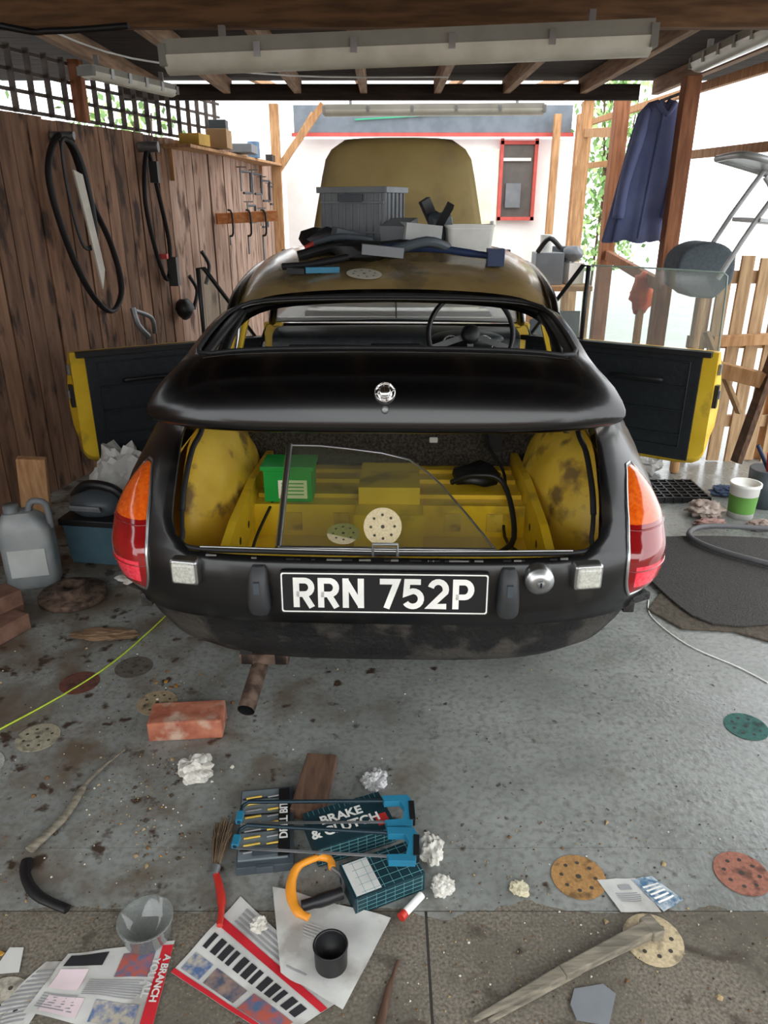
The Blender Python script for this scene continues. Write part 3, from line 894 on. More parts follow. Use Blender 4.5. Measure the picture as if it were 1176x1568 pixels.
sdisc(g,(-.008,.10,.706),.048,beige,hole,rot=(math.radians(70),0,.1))
sdisc(g,(-.11,.13,.672),.042,beige,hole,rot=(math.radians(15),0,.1))
g.obj('boot_sanding_discs',car)
g=MB()
g.ico((.28,.70,.63),.055,blkp,2,.5,2,(1.4,1,.6),5)
g.tube([(.20,.66,.62),(.27,.62,.66),(.36,.60,.64),(.38,.45,.52),(.30,.35,.49),(.40,.25,.49)],.009,blkp,cat=6)
g.tube([(.34,.90,.80),(.33,.84,.70),(.38,.72,.62),(.36,.5,.50),(.42,.35,.49),(.36,.2,.49)],.005,blkp,cat=6)
g.box((.36,.88,.70),(.05,.03,.08),blkp)
g.tube([(-.36,.60,.60),(-.40,.4,.52),(-.38,.2,.49),(-.43,.12,.49)],.005,blkp,cat=6)
g.obj('boot_cables',car)

def roofz(y,x):
    for a,c in zip(RF,RF[1:]):
        if y<=c[0]:
            t=max(0,(y-a[0])/(c[0]-a[0]));z=a[1]+(c[1]-a[1])*t;break
    else:z=1.25
    xn=x/.56
    return z-.035*xn**2
g=MB();T=TM((-.13,1.62,1.302),(0,0,math.radians(-24)))
for sx in(-1,1):g.box((sx*.14,0,.11),(.008,.18,.20),gryp,T=T)
for sy in(-1,1):g.box((0,sy*.09,.11),(.28,.008,.20),gryp,T=T)
g.box((0,0,.008),(.28,.18,.012),gryp,T=T)
for sx in(-1,1):g.box((sx*.142,0,.205),(.026,.205,.022),gryp,T=T)
for sy in(-1,1):g.box((0,sy*.094,.205),(.30,.022,.022),gryp,T=T)
for k in range(-4,5):
    g.box((k*.031,-.097,.10),(.005,.01,.19),gryp,T=T)
for z in(.05,.16):g.box((0,-.097,z),(.28,.012,.008),gryp,T=T)
for k in range(-2,3): g.box((.147,k*.036,.10),(.008,.006,.19),gryp,T=T)
g.box((0,-.100,.175),(.10,.010,.03),dgp,T=T)
g.obj('storage_crate',car,bevel=.002)
g=MB();wtp=mat('white_tub_plastic',(215,215,210),.4);T=TM((.285,1.46,roofz(1.46,.285)+.003),(0,0,.1))
rows=[];rp=rrect(.18,.13,.02)
for i,(z,s) in enumerate(((0,.9),(.005,.93),(.085,1.0),(.09,1.06),(.095,1.06))):
    rows.append([(p[0]*s,p[1]*s,z) for p in rp+[rp[0]]])
g.grid(rows,wtp,T);g.prism(rrect(.165,.12,.02),.001,.004,whitep,T)
g.prism(rrect(.18,.13,.02),.08,.082,wtp,T)
g.obj('plastic_tub',car)
g=MB()
def rz(y,x,h=0):return (x,y,roofz(y,x)+h)
pgb=mat('pale_grey_box',(160,162,160),.5)
g.tube([rz(1.26,.36,.03),rz(1.28,.28,.03),rz(1.30,.10,.04),rz(1.28,-.05,.03)],[.012,.014,.018,.02],bluep,cat=4)
g.box(rz(1.25,.37,.03),(.06,.07,.06),bluep)
g.ico(rz(1.26,-.12,.035),.07,blkp,2,.4,2,(1.5,.9,.5),2)
g.tube([rz(1.20,-.40,.015),rz(1.18,-.30,.02),rz(1.21,-.16,.03)],.012,blkp,cat=4)
g.box(rz(1.14,-.25,.012),(.12,.030,.02),teal,rot=(0,0,.2))
g.box(rz(1.14,-.34,.014),(.07,.03,.02),blkp,rot=(0,0,-.3))
g.tube([rz(1.33,-.36,.012),rz(1.36,-.22,.03),rz(1.34,-.05,.03),rz(1.40,.06,.03)],.02,blkp,cat=5)
g.box(rz(1.22,-.04,.045),(.15,.06,.035),gryp,rot=(0,.1,.1))
g.tube([rz(1.24,.0,.04),rz(1.25,.12,.07),rz(1.30,.2,.04)],.018,dgp,cat=4)
g.box(rz(1.40,.10,.07),(.14,.10,.06),pgb,rot=(0,.1,.25))
g.box(rz(1.45,.02,.06),(.10,.14,.08),gryp,rot=(.2,0,-.4))
g.ico(rz(1.48,.18,.08),.05,dgp,2,.5,3,(.9,.8,1.3),6)
g.box(rz(1.46,.19,.12),(.03,.05,.10),blkp,rot=(.3,.5,0))
g.box(rz(1.52,.14,.12),(.04,.03,.12),blkp,rot=(.0,-.5,.4))
g.cyl(rz(1.42,-.34,.02),rz(1.40,-.28,.05),.012,redp)
g.ico(rz(1.5,-.28,.04),.07,blkp,2,.5,3,(1.2,.9,.6),8)
g.box(rz(1.44,-.18,.05),(.12,.05,.05),dgp,rot=(.1,.2,.5))
g.tube([rz(1.36,-.30,.05),rz(1.34,-.2,.07),rz(1.36,-.08,.05)],.012,dgp,cat=4)
sdisc(g,rz(1.10,-.10,.006),.062,mat('grey_sandpaper',(170,165,150),.9),hole,rot=(.2,0,.3))
g.obj('roof_tools',car,bevel=.003)

# ------------------------------------------------------------ floor objects
def bk(name,x,y,rot,m,z=0):
    b=MB();T=TM((x,y,z+.0325),(0,0,rot));b.box((0,0,0),(.215,.1025,.065),m,T=T)
    return b.obj(name,bevel=.006)
bk('brick',-.585,1.80,.08,brick)
bk('brick.001',-1.40,2.30,1.1,brickd);bk('brick.002',-1.50,2.46,.8,brickd);bk('brick.003',-1.45,2.37,1.0,brickd,.066)
i=0
def disc(x,y,col,r=.0625):
    global i
    m=mat('abrasive_%d_%d_%d'%col,col,.9,c2=tuple(min(255,int(q*1.15)) for q in col),scale=160,c3=tuple(int(q*.72) for q in col),s3=30)
    b=MB();sdisc(b,(x,y,.001),r,m,hole);b.obj('sanding_disc' if i==0 else 'sanding_disc.%03d'%i);i+=1
for a in((-1.02,1.76,(146,140,120)),(-1.0,2.03,(96,56,46)),(-.85,2.12,(84,78,70)),(-.715,1.925,(150,134,106)),(-1.13,1.64,(156,158,150)),(-.755,.965,(160,154,140)),(1.09,1.81,(52,92,86)),(.84,1.28,(140,92,76)),(.454,1.27,(152,114,68)),(.575,1.11,(176,160,130))):
    disc(*a)

cs=empty('drill_bit_case',(-.294,1.405,0),(0,0,math.radians(7)))
g=MB();brs=mat('brass_bits',(200,170,76),.4,.5)
g.box((0,0,.012),(.135,.25,.024),dgp);g.box((-.005,.005,.026),(.118,.225,.006),mat('case_tray',(104,114,118),.4))
for r in range(9):
    for c_ in range(2):
        g.cyl((-.052+.055*c_,-.09+.022*r,.032),(-.012+.055*c_,-.09+.022*r+.004,.032),.003,brs if (r+c_)%3 else greym)
for r in range(4):g.box((-.006,-.08+.055*r,.030),(.11,.004,.004),blkp)
g.box((.045,0,.034),(.028,.22,.003),blkp);g.box((0,-.125,.018),(.04,.012,.016),dgp)
g.box((0,-.09,.034),(.06,.03,.003),dgp)
g.obj('case',cs,bevel=.003)
text('DRILL BIT',.028,whitep,TM((.045,0,.0365),(0,0,pi/2)),cs,bold=.0006)
g=MB();g.box((-.185,1.545,.02),(.085,.21,.035),woodb,rot=(0,0,-.12));g.obj('wood_offcut',bevel=.003)
ptl=mat('pale_teal_line',(90,140,146),.6)
bx=empty('brake_parts_box',(-.085,1.39,0),(0,0,math.radians(22)))
g=MB();g.box((0,0,.03),(.20,.12,.055),tealb)
for k in range(9):g.box((-.09+.0225*k,-.0605,.03),(.0015,.001,.05),ptl)
for k in range(5):g.box((0,-.0605,.008+.011*k),(.2,.001,.0012),ptl)
g.box((.075,-.03,.0585),(.03,.035,.001),redp)
for k in range(14):g.box((-.09+.0135*k,.052,.0580),(.001,.016,.0006),ptl)
g.obj('carton',bx,bevel=.002)
text('BRAKE\n& CLUTCH',.036,whitep,TM((-.015,.0,.0590),(0,0,0)),bx,bold=.001)
bx=empty('parts_carton',(-.005,1.245,0),(0,0,math.radians(24)))
g=MB();g.box((0,0,.028),(.17,.10,.052),tealb);g.box((-.05,0,.0553),(.06,.09,.001),paper)
for k in range(8):g.box((-.08+.0225*k,0,.0556),(.0012,.095,.0008),ptl)
for k in range(5):g.box((.01,-.04+.02*k,.0556),(.15,.0012,.0008),ptl)
for k in range(8):g.box((-.08+.0225*k,-.0505,.028),(.0012,.0008,.045),ptl)
for k in range(4):g.box((0,-.0505,.010+.012*k),(.16,.0008,.0012),ptl)
g.obj('carton',bx,bevel=.002)
def hack(name,x,y,z,rot,m1):
    g=MB();T=TM((x,y,z),(0,.02,rot))
    g.tube([(.17,.0,0),(-.17,.0,0),(-.185,-.015,0),(-.185,-.065,0)],.0050,mat('saw_frame',(30,48,58),.4,.3),T=T)
    g.box((0,-.068,0),(.36,.008,.002),greym,T=T)
    g.box((-.185,-.05,0),(.016,.030,.014),teal,T=T)
    P=[(.16,.010),(.225,.012),(.24,-.02),(.23,-.085),(.17,-.088),(.165,-.070),(.208,-.066),(.214,-.03),(.204,-.010),(.165,-.012)]
    g.prism(P,-.009,.009,m1,T);g.box((.232,-.04,0),(.014,.06,.022),blkp,T=T)
    return g.obj(name,bevel=.003)
hack('hacksaw',-.165,1.425,.080,.03,teal)
hack('hacksaw.001',-.155,1.330,.087,-.05,teal)
g=MB();T=TM((-.165,1.215,.03),(0,0,.1))
P=catmull([(.02,.085,0),(-.03,.06,0),(-.045,.0,0),(-.03,-.055,0),(-.005,-.075,0)],5)
g.tube(P,[.009,.011,.012,.011,.009],orng,T=T,flat=.8)
g.tube([(.02,.085,0),(.045,.075,0),(.05,.05,0)],.009,orng,cat=3,T=T)
g.tube([(-.02,-.045,0),(.02,-.035,0),(.07,-.02,.0)],[.012,.015,.013],blkp,cat=3,T=T)
g.tube([(.07,-.02,0),(.075,.02,0),(.05,.05,0)],.005,greym,cat=3,T=T)
g.obj('junior_hacksaw')
g=MB();ox=-.062
g.tube([(-.355+.0,1.135,.012),(-.362,1.19,.013),(-.335+ox+.02,1.235,.016),(-.333+ox+.005,1.265,.018)],[.007,.010,.009,.008],redp,cat=4)
g.cyl((-.333+ox,1.26,.018),(-.332+ox,1.282,.02),.012,greym)
br=mat('bristles',(96,78,60),.9,c2=(140,120,96))
for k in range(150):
    a=random.uniform(-.02,.02);h=random.uniform(.004,.035)
    g.tube([(-.333+ox+a*.4,1.285,.02),(-.335+ox+a*.9,1.35+random.uniform(-.01,.02),h),(-.338+ox+a*1.2+random.uniform(-.006,.004),1.39+random.uniform(-.02,.04),h*.8)],.0012,br,n=3)
g.obj('hand_brush')
def sheet(name,quad,nx,ny,z,base,prints,wav=.004,seed=1,parent=None):
    a,b_,c_,d_=[Vector((p[0],p[1],0)) for p in quad]
    def P(u,v,h=0):
        p=(a.lerp(b_,u)).lerp(d_.lerp(c_,u),v)
        p.z=z+wav*(.6+noise.noise(Vector((u*3+seed,v*3,seed))))+h
        return p
    g=MB();g.grid([[P(u/nx,v/ny) for u in range(nx+1)] for v in range(ny+1)],base,smooth=True)
    lv=0
    for (u0,v0,u1,v1,m) in prints:
        lv+=1;n=max(1,int((u1-u0)*nx)+1);k=max(1,int((v1-v0)*ny)+1)
        g.grid([[P(u0+(u1-u0)*p/n,v0+(v1-v0)*q/k,.0012+lv*.000015) for p in range(n+1)] for q in range(k+1)],m)
    return g.obj(name)
def lines(u0,v0,u1,v1,n,m,rnd=.15):
    o=[];h=(v1-v0)/n
    for k in range(n):o.append((u0,v0+h*k,u1-random.uniform(0,rnd)*(u1-u0),v0+h*k+h*.45,m))
    return o
pic1=mat('print_photo_dark',(70,78,96),.7,c2=(150,124,110),scale=40)
pic2=mat('print_photo_warm',(170,84,68),.7,c2=(80,100,130),scale=50)
pic3=mat('print_photo_blue',(80,104,146),.7,c2=(180,172,156),scale=60)
pk=mat('print_pink',(214,196,200),.8)
sheet('newspaper',[(-.435,1.035),(-.20,.90),(-.075,.985),(-.325,1.215)],14,10,.002,paper,
  [(0,.0,1,.05,inkr),(.0,.62,1,.72,inkr)]+[(.04,.08,.22,.28,pic3),(.26,.08,.55,.28,pic1),(.6,.06,.95,.3,pic2)]+[(.05+.075*k,.36,.05+.075*k+(.055 if k%3 else .04),.54,inkb) for k in range(12)]+lines(.1,.76,.9,.98,4,inkg))
sheet('white_paper_sheet',[(-.21,1.03),(-.08,.955),(.015,1.155),(-.255,1.235)],12,12,.006,paper,[(.1,.1,.4,.12,inkg)]+lines(.3,.5,.7,.7,5,mat('faint_ink',(180,180,178),.8)),.008,5)
sheet('magazine',[(-.70,.955),(-.44,.90),(-.445,1.105),(-.66,1.075)],12,10,.002,paper,
  [(.9,0,1,.95,inkr),(.05,.75,.4,.95,inkb),(.55,.6,.85,.9,pic2),(.05,.40,.3,.7,pk)]+lines(.35,.35,.85,.58,8,inkg)+[(.5,.05,.85,.3,pic3),(.1,.05,.4,.3,pk)]+lines(.05,.1,.38,.35,6,inkg),.006,3)
sheet('newspaper.001',[(-.80,.90),(-.68,.93),(-.655,1.06),(-.70,1.06)],6,8,.001,paper,lines(.1,.1,.9,.9,12,inkg),.003,8)
sheet('paper_scrap',[(-.80,1.03),(-.745,1.035),(-.76,1.09),(-.79,1.09)],3,3,.002,paper,[],.004,9)
text_par=bpy.data.objects['magazine']
text('A BRANCH\nYOU ALL',.020,paper,TM((-.462,1.02,.0105),(0,0,-1.62)),text_par,'headline',bold=.0005)
g=MB()
g.lathe([(.0,.001),(.045,.001),(.048,.004),(.055,.045),(.058,.048),(.058,.052),(.054,.052),(.047,.006),(0,.004)],clearp,TM((-.505,1.115,.008)),36);g.obj('clear_plastic_pot')
g=MB();g.lathe([(0,.001),(.030,.001),(.033,.004),(.034,.055),(.036,.058),(.033,.060),(.031,.056),(.029,.02),(0,.018)],blkp,TM((-.108,1.045,.014)),32);g.obj('black_cup')
sheet('instruction_leaflet',[(.525,1.175),(.615,1.175),(.585,1.265),(.495,1.26)],4,4,.002,paper,lines(.2,.3,.8,.6,5,inkg)+[(.4,.65,.7,.8,inkg)],.003,2)
sheet('sandpaper_packet',[(.62,1.175),(.675,1.205),(.625,1.27),(.575,1.26)],4,4,.003,mat('packet_blue',(70,110,140),.5,c2=(190,200,205),scale=60),lines(.1,.2,.9,.8,5,whitep),.003,4)
g=MB()
for (p0,p1,w0,w1,h0,h1) in (((.565,1.118,.022),(.36,1.022,.020),.034,.026,.022,.018),((.36,1.022,.020),(.17,.935,.010),.026,.010,.018,.008),((.40,1.035,.012),(.20,.935,.007),.016,.010,.010,.006)):
    p0=Vector(p0);p1=Vector(p1);d=(p1-p0).normalized();r=d.cross(Vector((0,0,1))).normalized();vs=[]
    for p,w_,h_ in((p0,w0,h0),(p1,w1,h1)):
        for a_,c_ in((-1,-1),(1,-1),(1.0,1),(-1,1)):vs.append(p+r*a_*w_/2+Vector((0,0,c_*h_/2)))
    g.add(vs,[(0,1,2,3),(7,6,5,4),(0,4,5,1),(1,5,6,2),(2,6,7,3),(3,7,4,0)],woodg)
g.box((.573,1.122,.022),(.03,.046,.024),woodg,rot=(0,0,.45))
g.obj('wooden_stick',bevel=.003)
g=MB();P=catmull([(-.745,1.70,.008),(-.80,1.58,.01),(-.815,1.45,.01),(-.858,1.34,.01)],6)
g.tube(P,[.004,.007,.012,.013,.014],woodg,n=7,flat=.5);g.obj('wooden_stick.001')
g=MB();g.tube([(-.850,1.31,.01),(-.83,1.26,.012),(-.78,1.21,.012),(-.70,1.175,.012)],[.014,.012,.013,.012],blkp,cat=5,flat=.6);g.obj('rubber_strip')
g=MB();g.tube([(.03,1.06,.006),(.01,1.0,.006),(-.01,.92,.006)],[.004,.007,.009],woodb,cat=3,flat=.5);g.obj('dark_wood_splinter')
g=MB();g.cyl((.045,1.165,.012),(.085,1.21,.014),.009,whitep);g.cyl((.037,1.155,.012),(.046,1.166,.012),.010,redp);g.obj('marker_pen')
g=MB();g.prism([(.37,.94),(.43,.93),(.46,.99),(.44,1.01),(.38,1.0),(.365,.97)],.002,.006,gryp);g.obj('sandpaper_sheet')
def crum(name,x,y,r,m=tissue,sc=(1,1,.7),seed=1,z=None,amp=.5,f=2.4):
    g=MB();g.ico((x,y,(z if z is not None else r*sc[2]*.85)),r,m,4,amp,f,sc,seed,zmin=.001,smooth=False);return g.obj(name)
crum('crumpled_tissue',-.515,1.60,.042,seed=1)
crum('crumpled_tissue.001',.115,1.335,.028,sc=(.9,1.4,.7),seed=2)
crum('crumpled_tissue.002',.135,1.235,.024,seed=3)
crum('crumpled_tissue.003',-.025,1.57,.030,mat('foil',(170,170,170),.5,.3),sc=(1,1.1,.7),seed=4)
crum('crumpled_tissue.004',-.27,1.13,.016,seed=5,z=.022)
crum('crumpled_tissue.005',-1.02,2.74,.05,sc=(1.4,.8,.4),seed=6)
crum('crumpled_tissue.006',-1.02,2.32,.05,mat('brown_rag',(120,96,72),.95),sc=(2,.7,.2),seed=7)
crum('crumpled_tissue.007',.31,1.235,.016,mat('plaster_lump',(196,188,160),.95),sc=(1.2,1.2,.4),seed=8)
g=MB();T=TM((-1.45,2.74,0),(0,0,.25));tr2=mat('translucent_grey_plastic',(132,138,140),.4,c2=(158,163,163),scale=6)
rows=[]
base=rrect(.20,.14,.035)
for z,s,dx in((0.001,.92,0),(.01,1,0),(.20,1,0),(.25,.97,0),(.29,.80,-.01),(.32,.52,-.02)):
    rows.append([(p[0]*s+dx,p[1]*s,z) for p in base+[base[0]]])
g.grid(rows,tr2,T);g.prism([(p[0]*.52-.02,p[1]*.52) for p in base],.318,.321,tr2,T)
g.lathe([(.03,0),(.03,.03),(0,.03)],gryp,T@TM((-.04,0,.32)),20);g.tube([(.02,0,.31),(.04,0,.355),(.09,0,.34),(.095,0,.24)],.014,gryp,cat=5,T=T)
g.box((0,-.072,.12),(.14,.004,.12),mat('pale_label',(176,180,178),.6),T=T)
g.obj('jerry_can')
g=MB();T=TM((-1.235,3.00,0),(0,0,-.15));stl=mat('slate_blue_plastic',(62,88,98),.45)
g.prism([(-.12,.001),(.12,.001),(.14,.18),(-.14,.18)],-.10,.10,stl,T@Matrix(((1,0,0,0),(0,0,1,0),(0,1,0,0),(0,0,0,1))))
g.box((0,0,.195),(.30,.22,.03),blkp,T=T)
g.ico((-.02,0,.25),.11,dgp,3,0,1,(1.1,.8,.6),T=T);g.tube([(-.12,0,.28),(-.04,-.02,.34),(.07,-.02,.33),(.12,0,.27)],.022,blkp,cat=5,T=T)
g.box((-.02,-.10,.26),(.14,.01,.03),gryp,rot=(.5,0,0),T=T)
g.obj('vacuum_cleaner',bevel=.008)
crum('plastic_bag',-1.28,3.42,.15,mat('white_polythene',(190,190,186),.35),sc=(1,.8,1.3),seed=11)
crum('plastic_bag.001',-1.06,3.38,.10,mat('white_polythene',(190,190,186),.35),sc=(1,.8,1.3),seed=12)
g=MB();g.box((-1.58,3.12,.215),(.12,.04,.42),woodl,rot=(.1,.1,.2));g.obj('plywood_offcut',bevel=.003)
g=MB();T=TM((-1.24,2.60,.0))
g.lathe([(.0,.03),(.03,.03),(.035,.06),(.065,.062),(.07,.035),(.125,.03),(.13,.027),(.13,.008),(.12,.002),(0,.002)],rust,T,40)
for k in range(4):g.disc((.05*math.cos(k*pi/2),.05*math.sin(k*pi/2),.0635),.007,blkp,12,T)
g.obj('brake_disc')
g=MB();g.tube([(-1.35,1.55,.003),(-1.1,1.86,.003),(-.95,2.10,.003),(-.86,2.36,.003),(-.80,2.6,.003)],.003,mat('lime_cord',(176,196,60),.6),cat=5,n=6);g.obj('string_line')
def matt(name,poly,z,m):
    g=MB();g.prism(poly,z,z+.008,m);return g.obj(name,bevel=.003)
mt=mat('rubber_mat',(50,48,46),.85,c2=(66,63,60),scale=150,bump=.6)
mt2=mat('old_carpet_mat',(72,64,54),.95,c2=(90,82,70),scale=60,bump=.5)
matt('car_floor_mat.001',[(1.02,2.50),(1.10,2.36),(1.28,2.34),(1.42,2.25),(1.75,2.24),(2.0,2.4),(1.75,2.72),(1.30,2.60),(1.12,2.64)],.001,mt2)
g=MB();P=catmull([(1.12,2.62,0),(1.22,2.38,0),(1.55,2.42,0),(1.95,2.75,0),(1.88,3.10,0),(1.45,3.17,0),(1.15,3.10,0),(1.10,2.9,0)],3,True)
g.prism([(p.x,p.y) for p in P],.010,.018,mt)
g.obj('car_floor_mat',bevel=.003)
g=MB()
g.tube([(2.0,2.62,.03),(1.72,2.78,.035),(1.48,2.98,.035),(1.42,3.14,.035),(1.55,3.24,.035),(1.85,3.20,.035),(2.0,3.12,.035)],.013,mat('grey_hose',(84,84,86),.5),cat=7,n=10);g.obj('hose')
g=MB();g.tube([(1.05,2.58,.003),(1.02,2.45,.003),(1.08,2.26,.003),(1.2,2.12,.003),(1.26,2.03,.003)],.0025,whitep,cat=6,n=6);g.obj('white_cable')
g=MB();T=TM((1.80,3.45,0));g.lathe([(0,.001),(.06,.001),(.07,.16),(.075,.165),(.075,.18),(.065,.18),(.06,.15),(0,.15)],whitep,T,28)
g.lathe([(.0628,.03),(.0675,.12)],mat('green_label',(90,140,60),.6),T,28);g.obj('paint_tub')
g=MB();T=TM((1.98,3.60,0));g.lathe([(0,.001),(.08,.001),(.09,.20),(.08,.20),(0,.18)],dgp,T,28)
g.tube([(0,0,.19),(-.04,-.05,.30)],.012,redp,T=T);g.tube([(0,.0,.19),(-.07,.02,.32)],.01,bluep,T=T);g.tube([(0,.0,.19),(-.01,.02,.33)],.008,whitep,T=T);g.obj('paint_bucket')
g=MB()
for k in range(7):
    g.box((1.55,3.62+.045*k,.02),(.34,.008,.03),blkp)
for k in range(8):g.box((1.385+.047*k,3.755,.02),(.008,.29,.03),blkp)
g.obj('black_plastic_grate')
plc=mat('clear_polythene',(176,174,170),.4,c2=(150,148,144),scale=9)
crum('plastic_bag.002',1.50,4.12,.11,plc,sc=(1.0,.8,.9),seed=21)
crum('plastic_bag.003',1.26,4.25,.12,plc,sc=(1.1,1,.7),seed=22)
drg=mat('dirty_rag',(170,156,146),.95,c2=(130,110,100))
crum('cleaning_rag',1.62,3.45,.07,drg,sc=(1.1,.9,.6),seed=23)
crum('cleaning_rag.001',1.60,3.33,.05,mat('pink_rag',(150,112,106),.95,c2=(180,150,140)),sc=(1.4,.6,.35),seed=24)
crum('cleaning_rag.002',1.83,3.28,.05,drg,sc=(1.4,.7,.5),seed=25)
crum('cleaning_rag.003',1.84,3.75,.05,mat('blue_rag',(70,84,110),.95),sc=(1.2,.9,.5),seed=27)

g=MB();random.seed(5)
dm=[mat('chip_white',(190,186,172),.9),mat('chip_tan',(150,130,96),.9),mat('chip_dark',(58,48,38),.9),mat('chip_brown',(104,76,48),.9),mat('chip_orange',(176,124,42),.8)]
for k in range(2000):
    r=random.random()
    if r<.35: x=random.gauss(-.75,.35);y=random.uniform(.9,2.4)
    elif r<.60:
        cx,cy=random.choice([(-.70,1.98),(-.60,1.62),(-.72,1.5),(-.9,1.2),(-.55,1.4)]);x=random.gauss(cx,.06);y=random.gauss(cy,.06)
    elif r<.75: x=random.uniform(-1.3,1.3);y=random.uniform(.9,2.3)
    else: x=random.gauss(.35,.4);y=random.uniform(.9,1.45)
    s=random.uniform(.001,.0034)*(1 if random.random()<.96 else 2.6)
    mm=random.choices(dm,[2,4,5,6,.6 if x<-.4 else .1])[0]
    n=random.randint(3,5)
    vs=[(x+s*random.uniform(.6,1.3)*math.cos(2*pi*q/n),y+s*random.uniform(.6,1.3)*math.sin(2*pi*q/n),.0008) for q in range(n)]
    vt=[(v[0]*.4+x*.6,v[1]*.4+y*.6,.0008+s*.7) for v in vs]
    g.add(vs+vt,[(q,(q+1)%n,n+(q+1)%n,n+q) for q in range(n)]+[tuple(range(n,2*n))],mm)
g.obj('floor_debris')
g=MB()
for k in range(16):
    x=random.uniform(-1.1,-.72);y=random.uniform(.93,1.3)
    if k<4:x,y=random.uniform(-.75,-.66),random.uniform(1.98,2.05)
    T=TM((x,y,.006),(random.uniform(-.3,.3),random.uniform(-.3,.3),random.uniform(0,6)),(.011,.007,1))
    g.add([(-1,0,0),(-.3,-1,.002),(.6,-.8,0),(1,0,.003),(.6,.8,0),(-.3,1,.002)],[(0,1,2,3,4,5)],mat('yellow_leaf',(176,132,48),.8,c2=(146,100,46),scale=30),T)
g.obj('fallen_leaves')

# ------------------------------------------------------------ left wall hangings
def fp(y,off=.04,z=0):return Vector((fx(y)+off,y,z))
g=MB()
P=[fp(4.20,.05,1.78),fp(4.07,.06,1.6),fp(4.12,.06,1.3),fp(4.25,.06,1.02),fp(4.42,.06,.88),fp(4.55,.06,1.0),fp(4.50,.06,1.25),fp(4.36,.06,1.5),fp(4.30,.05,1.72)]
g.tube(P,.020,rubber,cat=6,closed=True,n=8,flat=.6)
P=[fp(4.16,.09,1.74),fp(4.14,.1,1.5),fp(4.2,.1,1.25),fp(4.32,.1,1.3),fp(4.30,.1,1.6),fp(4.25,.09,1.74)]
g.tube(P,.013,rubber,cat=6,closed=True,n=8,flat=.5)
g.prism([(0,0),(.07,-.02),(.15,-.5),(.11,-.60),(.06,-.3)],-.005,.005,mat('off_white_cloth',(196,190,178),.8),Matrix.Translation(fp(4.17,.12,1.62))@TM(rot=(0,0,pi/2-.26))@TM(rot=(pi/2,0,0)))
g.cyl(fp(4.22,0,1.78),fp(4.22,.12,1.78),.02,greym)
g.obj('hanging_inner_tube')
g=MB()
P=[fp(5.0,.05,1.76),fp(4.9,.06,1.5),fp(4.95,.06,1.2),fp(5.05,.06,1.0),fp(5.12,.06,1.2),fp(5.06,.06,1.5)]
g.tube(P,.016,rubber,cat=6,closed=True,n=8,flat=.6)
g.cyl(fp(5.0,0,1.78),fp(5.0,.12,1.78),.03,greym);g.box(fp(5.0,.08,1.64),(.05,.05,.12),blkp)
g.box(fp(5.1,.08,1.05),(.06,.06,.18),blkp);g.box(fp(5.0,.08,1.15),(.05,.04,.03),redp)
g.obj('hanging_strap')
g=MB()
g.tube([fp(4.60,.08,.88),fp(4.60,.10,.78),fp(4.66,.12,.70)],.018,greym,cat=4);g.tube([fp(4.62,.08,.86),fp(4.75,.1,.80),fp(4.8,.08,.70)],.014,greym,cat=4)
g.ico(fp(5.2,.08,.80),.06,blkp,2,.4,3,(1,1,1.2),3)
g.obj('car_jack')
g=MB()
a=fp(5.85,.03,1.36);g.beam(a,a+Vector((.42,.18,.02)),.05,.075,woodo)
for t_ in(.2,.5,.75):
    q=a+Vector((.42*t_,.18*t_,-.04))
    g.tube([q+Vector((0,0,.1)),q+Vector((.03,-.03,.08)),q+Vector((.03,-.03,-.06)),q+Vector((0,0,-.08))],.008,blkp,cat=3)
    g.cyl(q+Vector((0,0,-.08)),q+Vector((0,0,-.22*t_-.1)),.007,greym)
g.obj('clamp_rail',bevel=.002)
g=MB();cst=mat('clamp_steel',(70,74,80),.5,.4)
def gclamp(y,z,s=.1):
    q=fp(y,.06,z);d=Vector((.26,.966,0)).normalized()
    g.tube([q,q+d*s*1.5,q+d*s*1.5+Vector((0,0,-s*1.3)),q+d*s*.3+Vector((0,0,-s*1.3))],.010,cst,cat=0)
    g.cyl(q+Vector((0,0,.03)),q+Vector((0,0,-s*1.2)),.007,greym);g.cyl(q+Vector((-.03,0,.03)),q+Vector((.05,0,.03)),.005,greym)
for y,z,s in((6.4,1.70,.12),(6.9,1.70,.12),(7.3,1.66,.13),(7.7,1.62,.12),(6.6,1.45,.1),(7.2,1.40,.1)):gclamp(y,z,s)
for y,z in((5.55,1.15),(5.35,1.0)): g.tube([fp(y,.05,z),fp(y+.05,.07,z-.1),fp(y,.06,z-.22)],.014,blkp,cat=4)
g.obj('g_clamps')
g=MB()
g.beam(fp(5.2,.12,1.80),fp(7.6,.12,1.80),.20,.02,woodl)
g.box(fp(5.45,.12,1.85),(.14,.18,.07),mat('yellow_card',(190,150,60),.7),rot=(0,0,-.2));g.box(fp(5.8,.12,1.88),(.14,.2,.12),mat('tan_card',(150,120,84),.8))
g.box(fp(6.3,.12,1.85),(.16,.3,.06),gryp);g.cyl(fp(6.7,.12,1.81),fp(6.7,.12,1.93),.05,mat('tin_blue',(80,110,140),.4))
g.cyl(fp(7.0,.12,1.81),fp(7.0,.12,1.90),.045,whitep);g.box(fp(7.35,.12,1.84),(.12,.2,.06),blkp)
g.box(fp(5.8,.12,1.97),(.12,.10,.06),dgp)
for y in(5.3,7.5):g.beam(fp(y,.03,1.79),fp(y,.03,1.6),.02,.03,woodl)
g.obj('wall_shelf',bevel=.003)
g=MB()
g.tube([(-1.75,2.2,2.02),(-1.2,2.72,1.97),(-1.05,2.74,1.96),(-.80,2.72,1.97)],.010,blkp,cat=5)
g.tube([(-1.25,3.0,2.05),(-1.0,3.4,1.99),(-.4,3.9,2.0),(.3,3.93,2.0)],.004,whitep,cat=5,n=6)
g.obj('ceiling_cable')

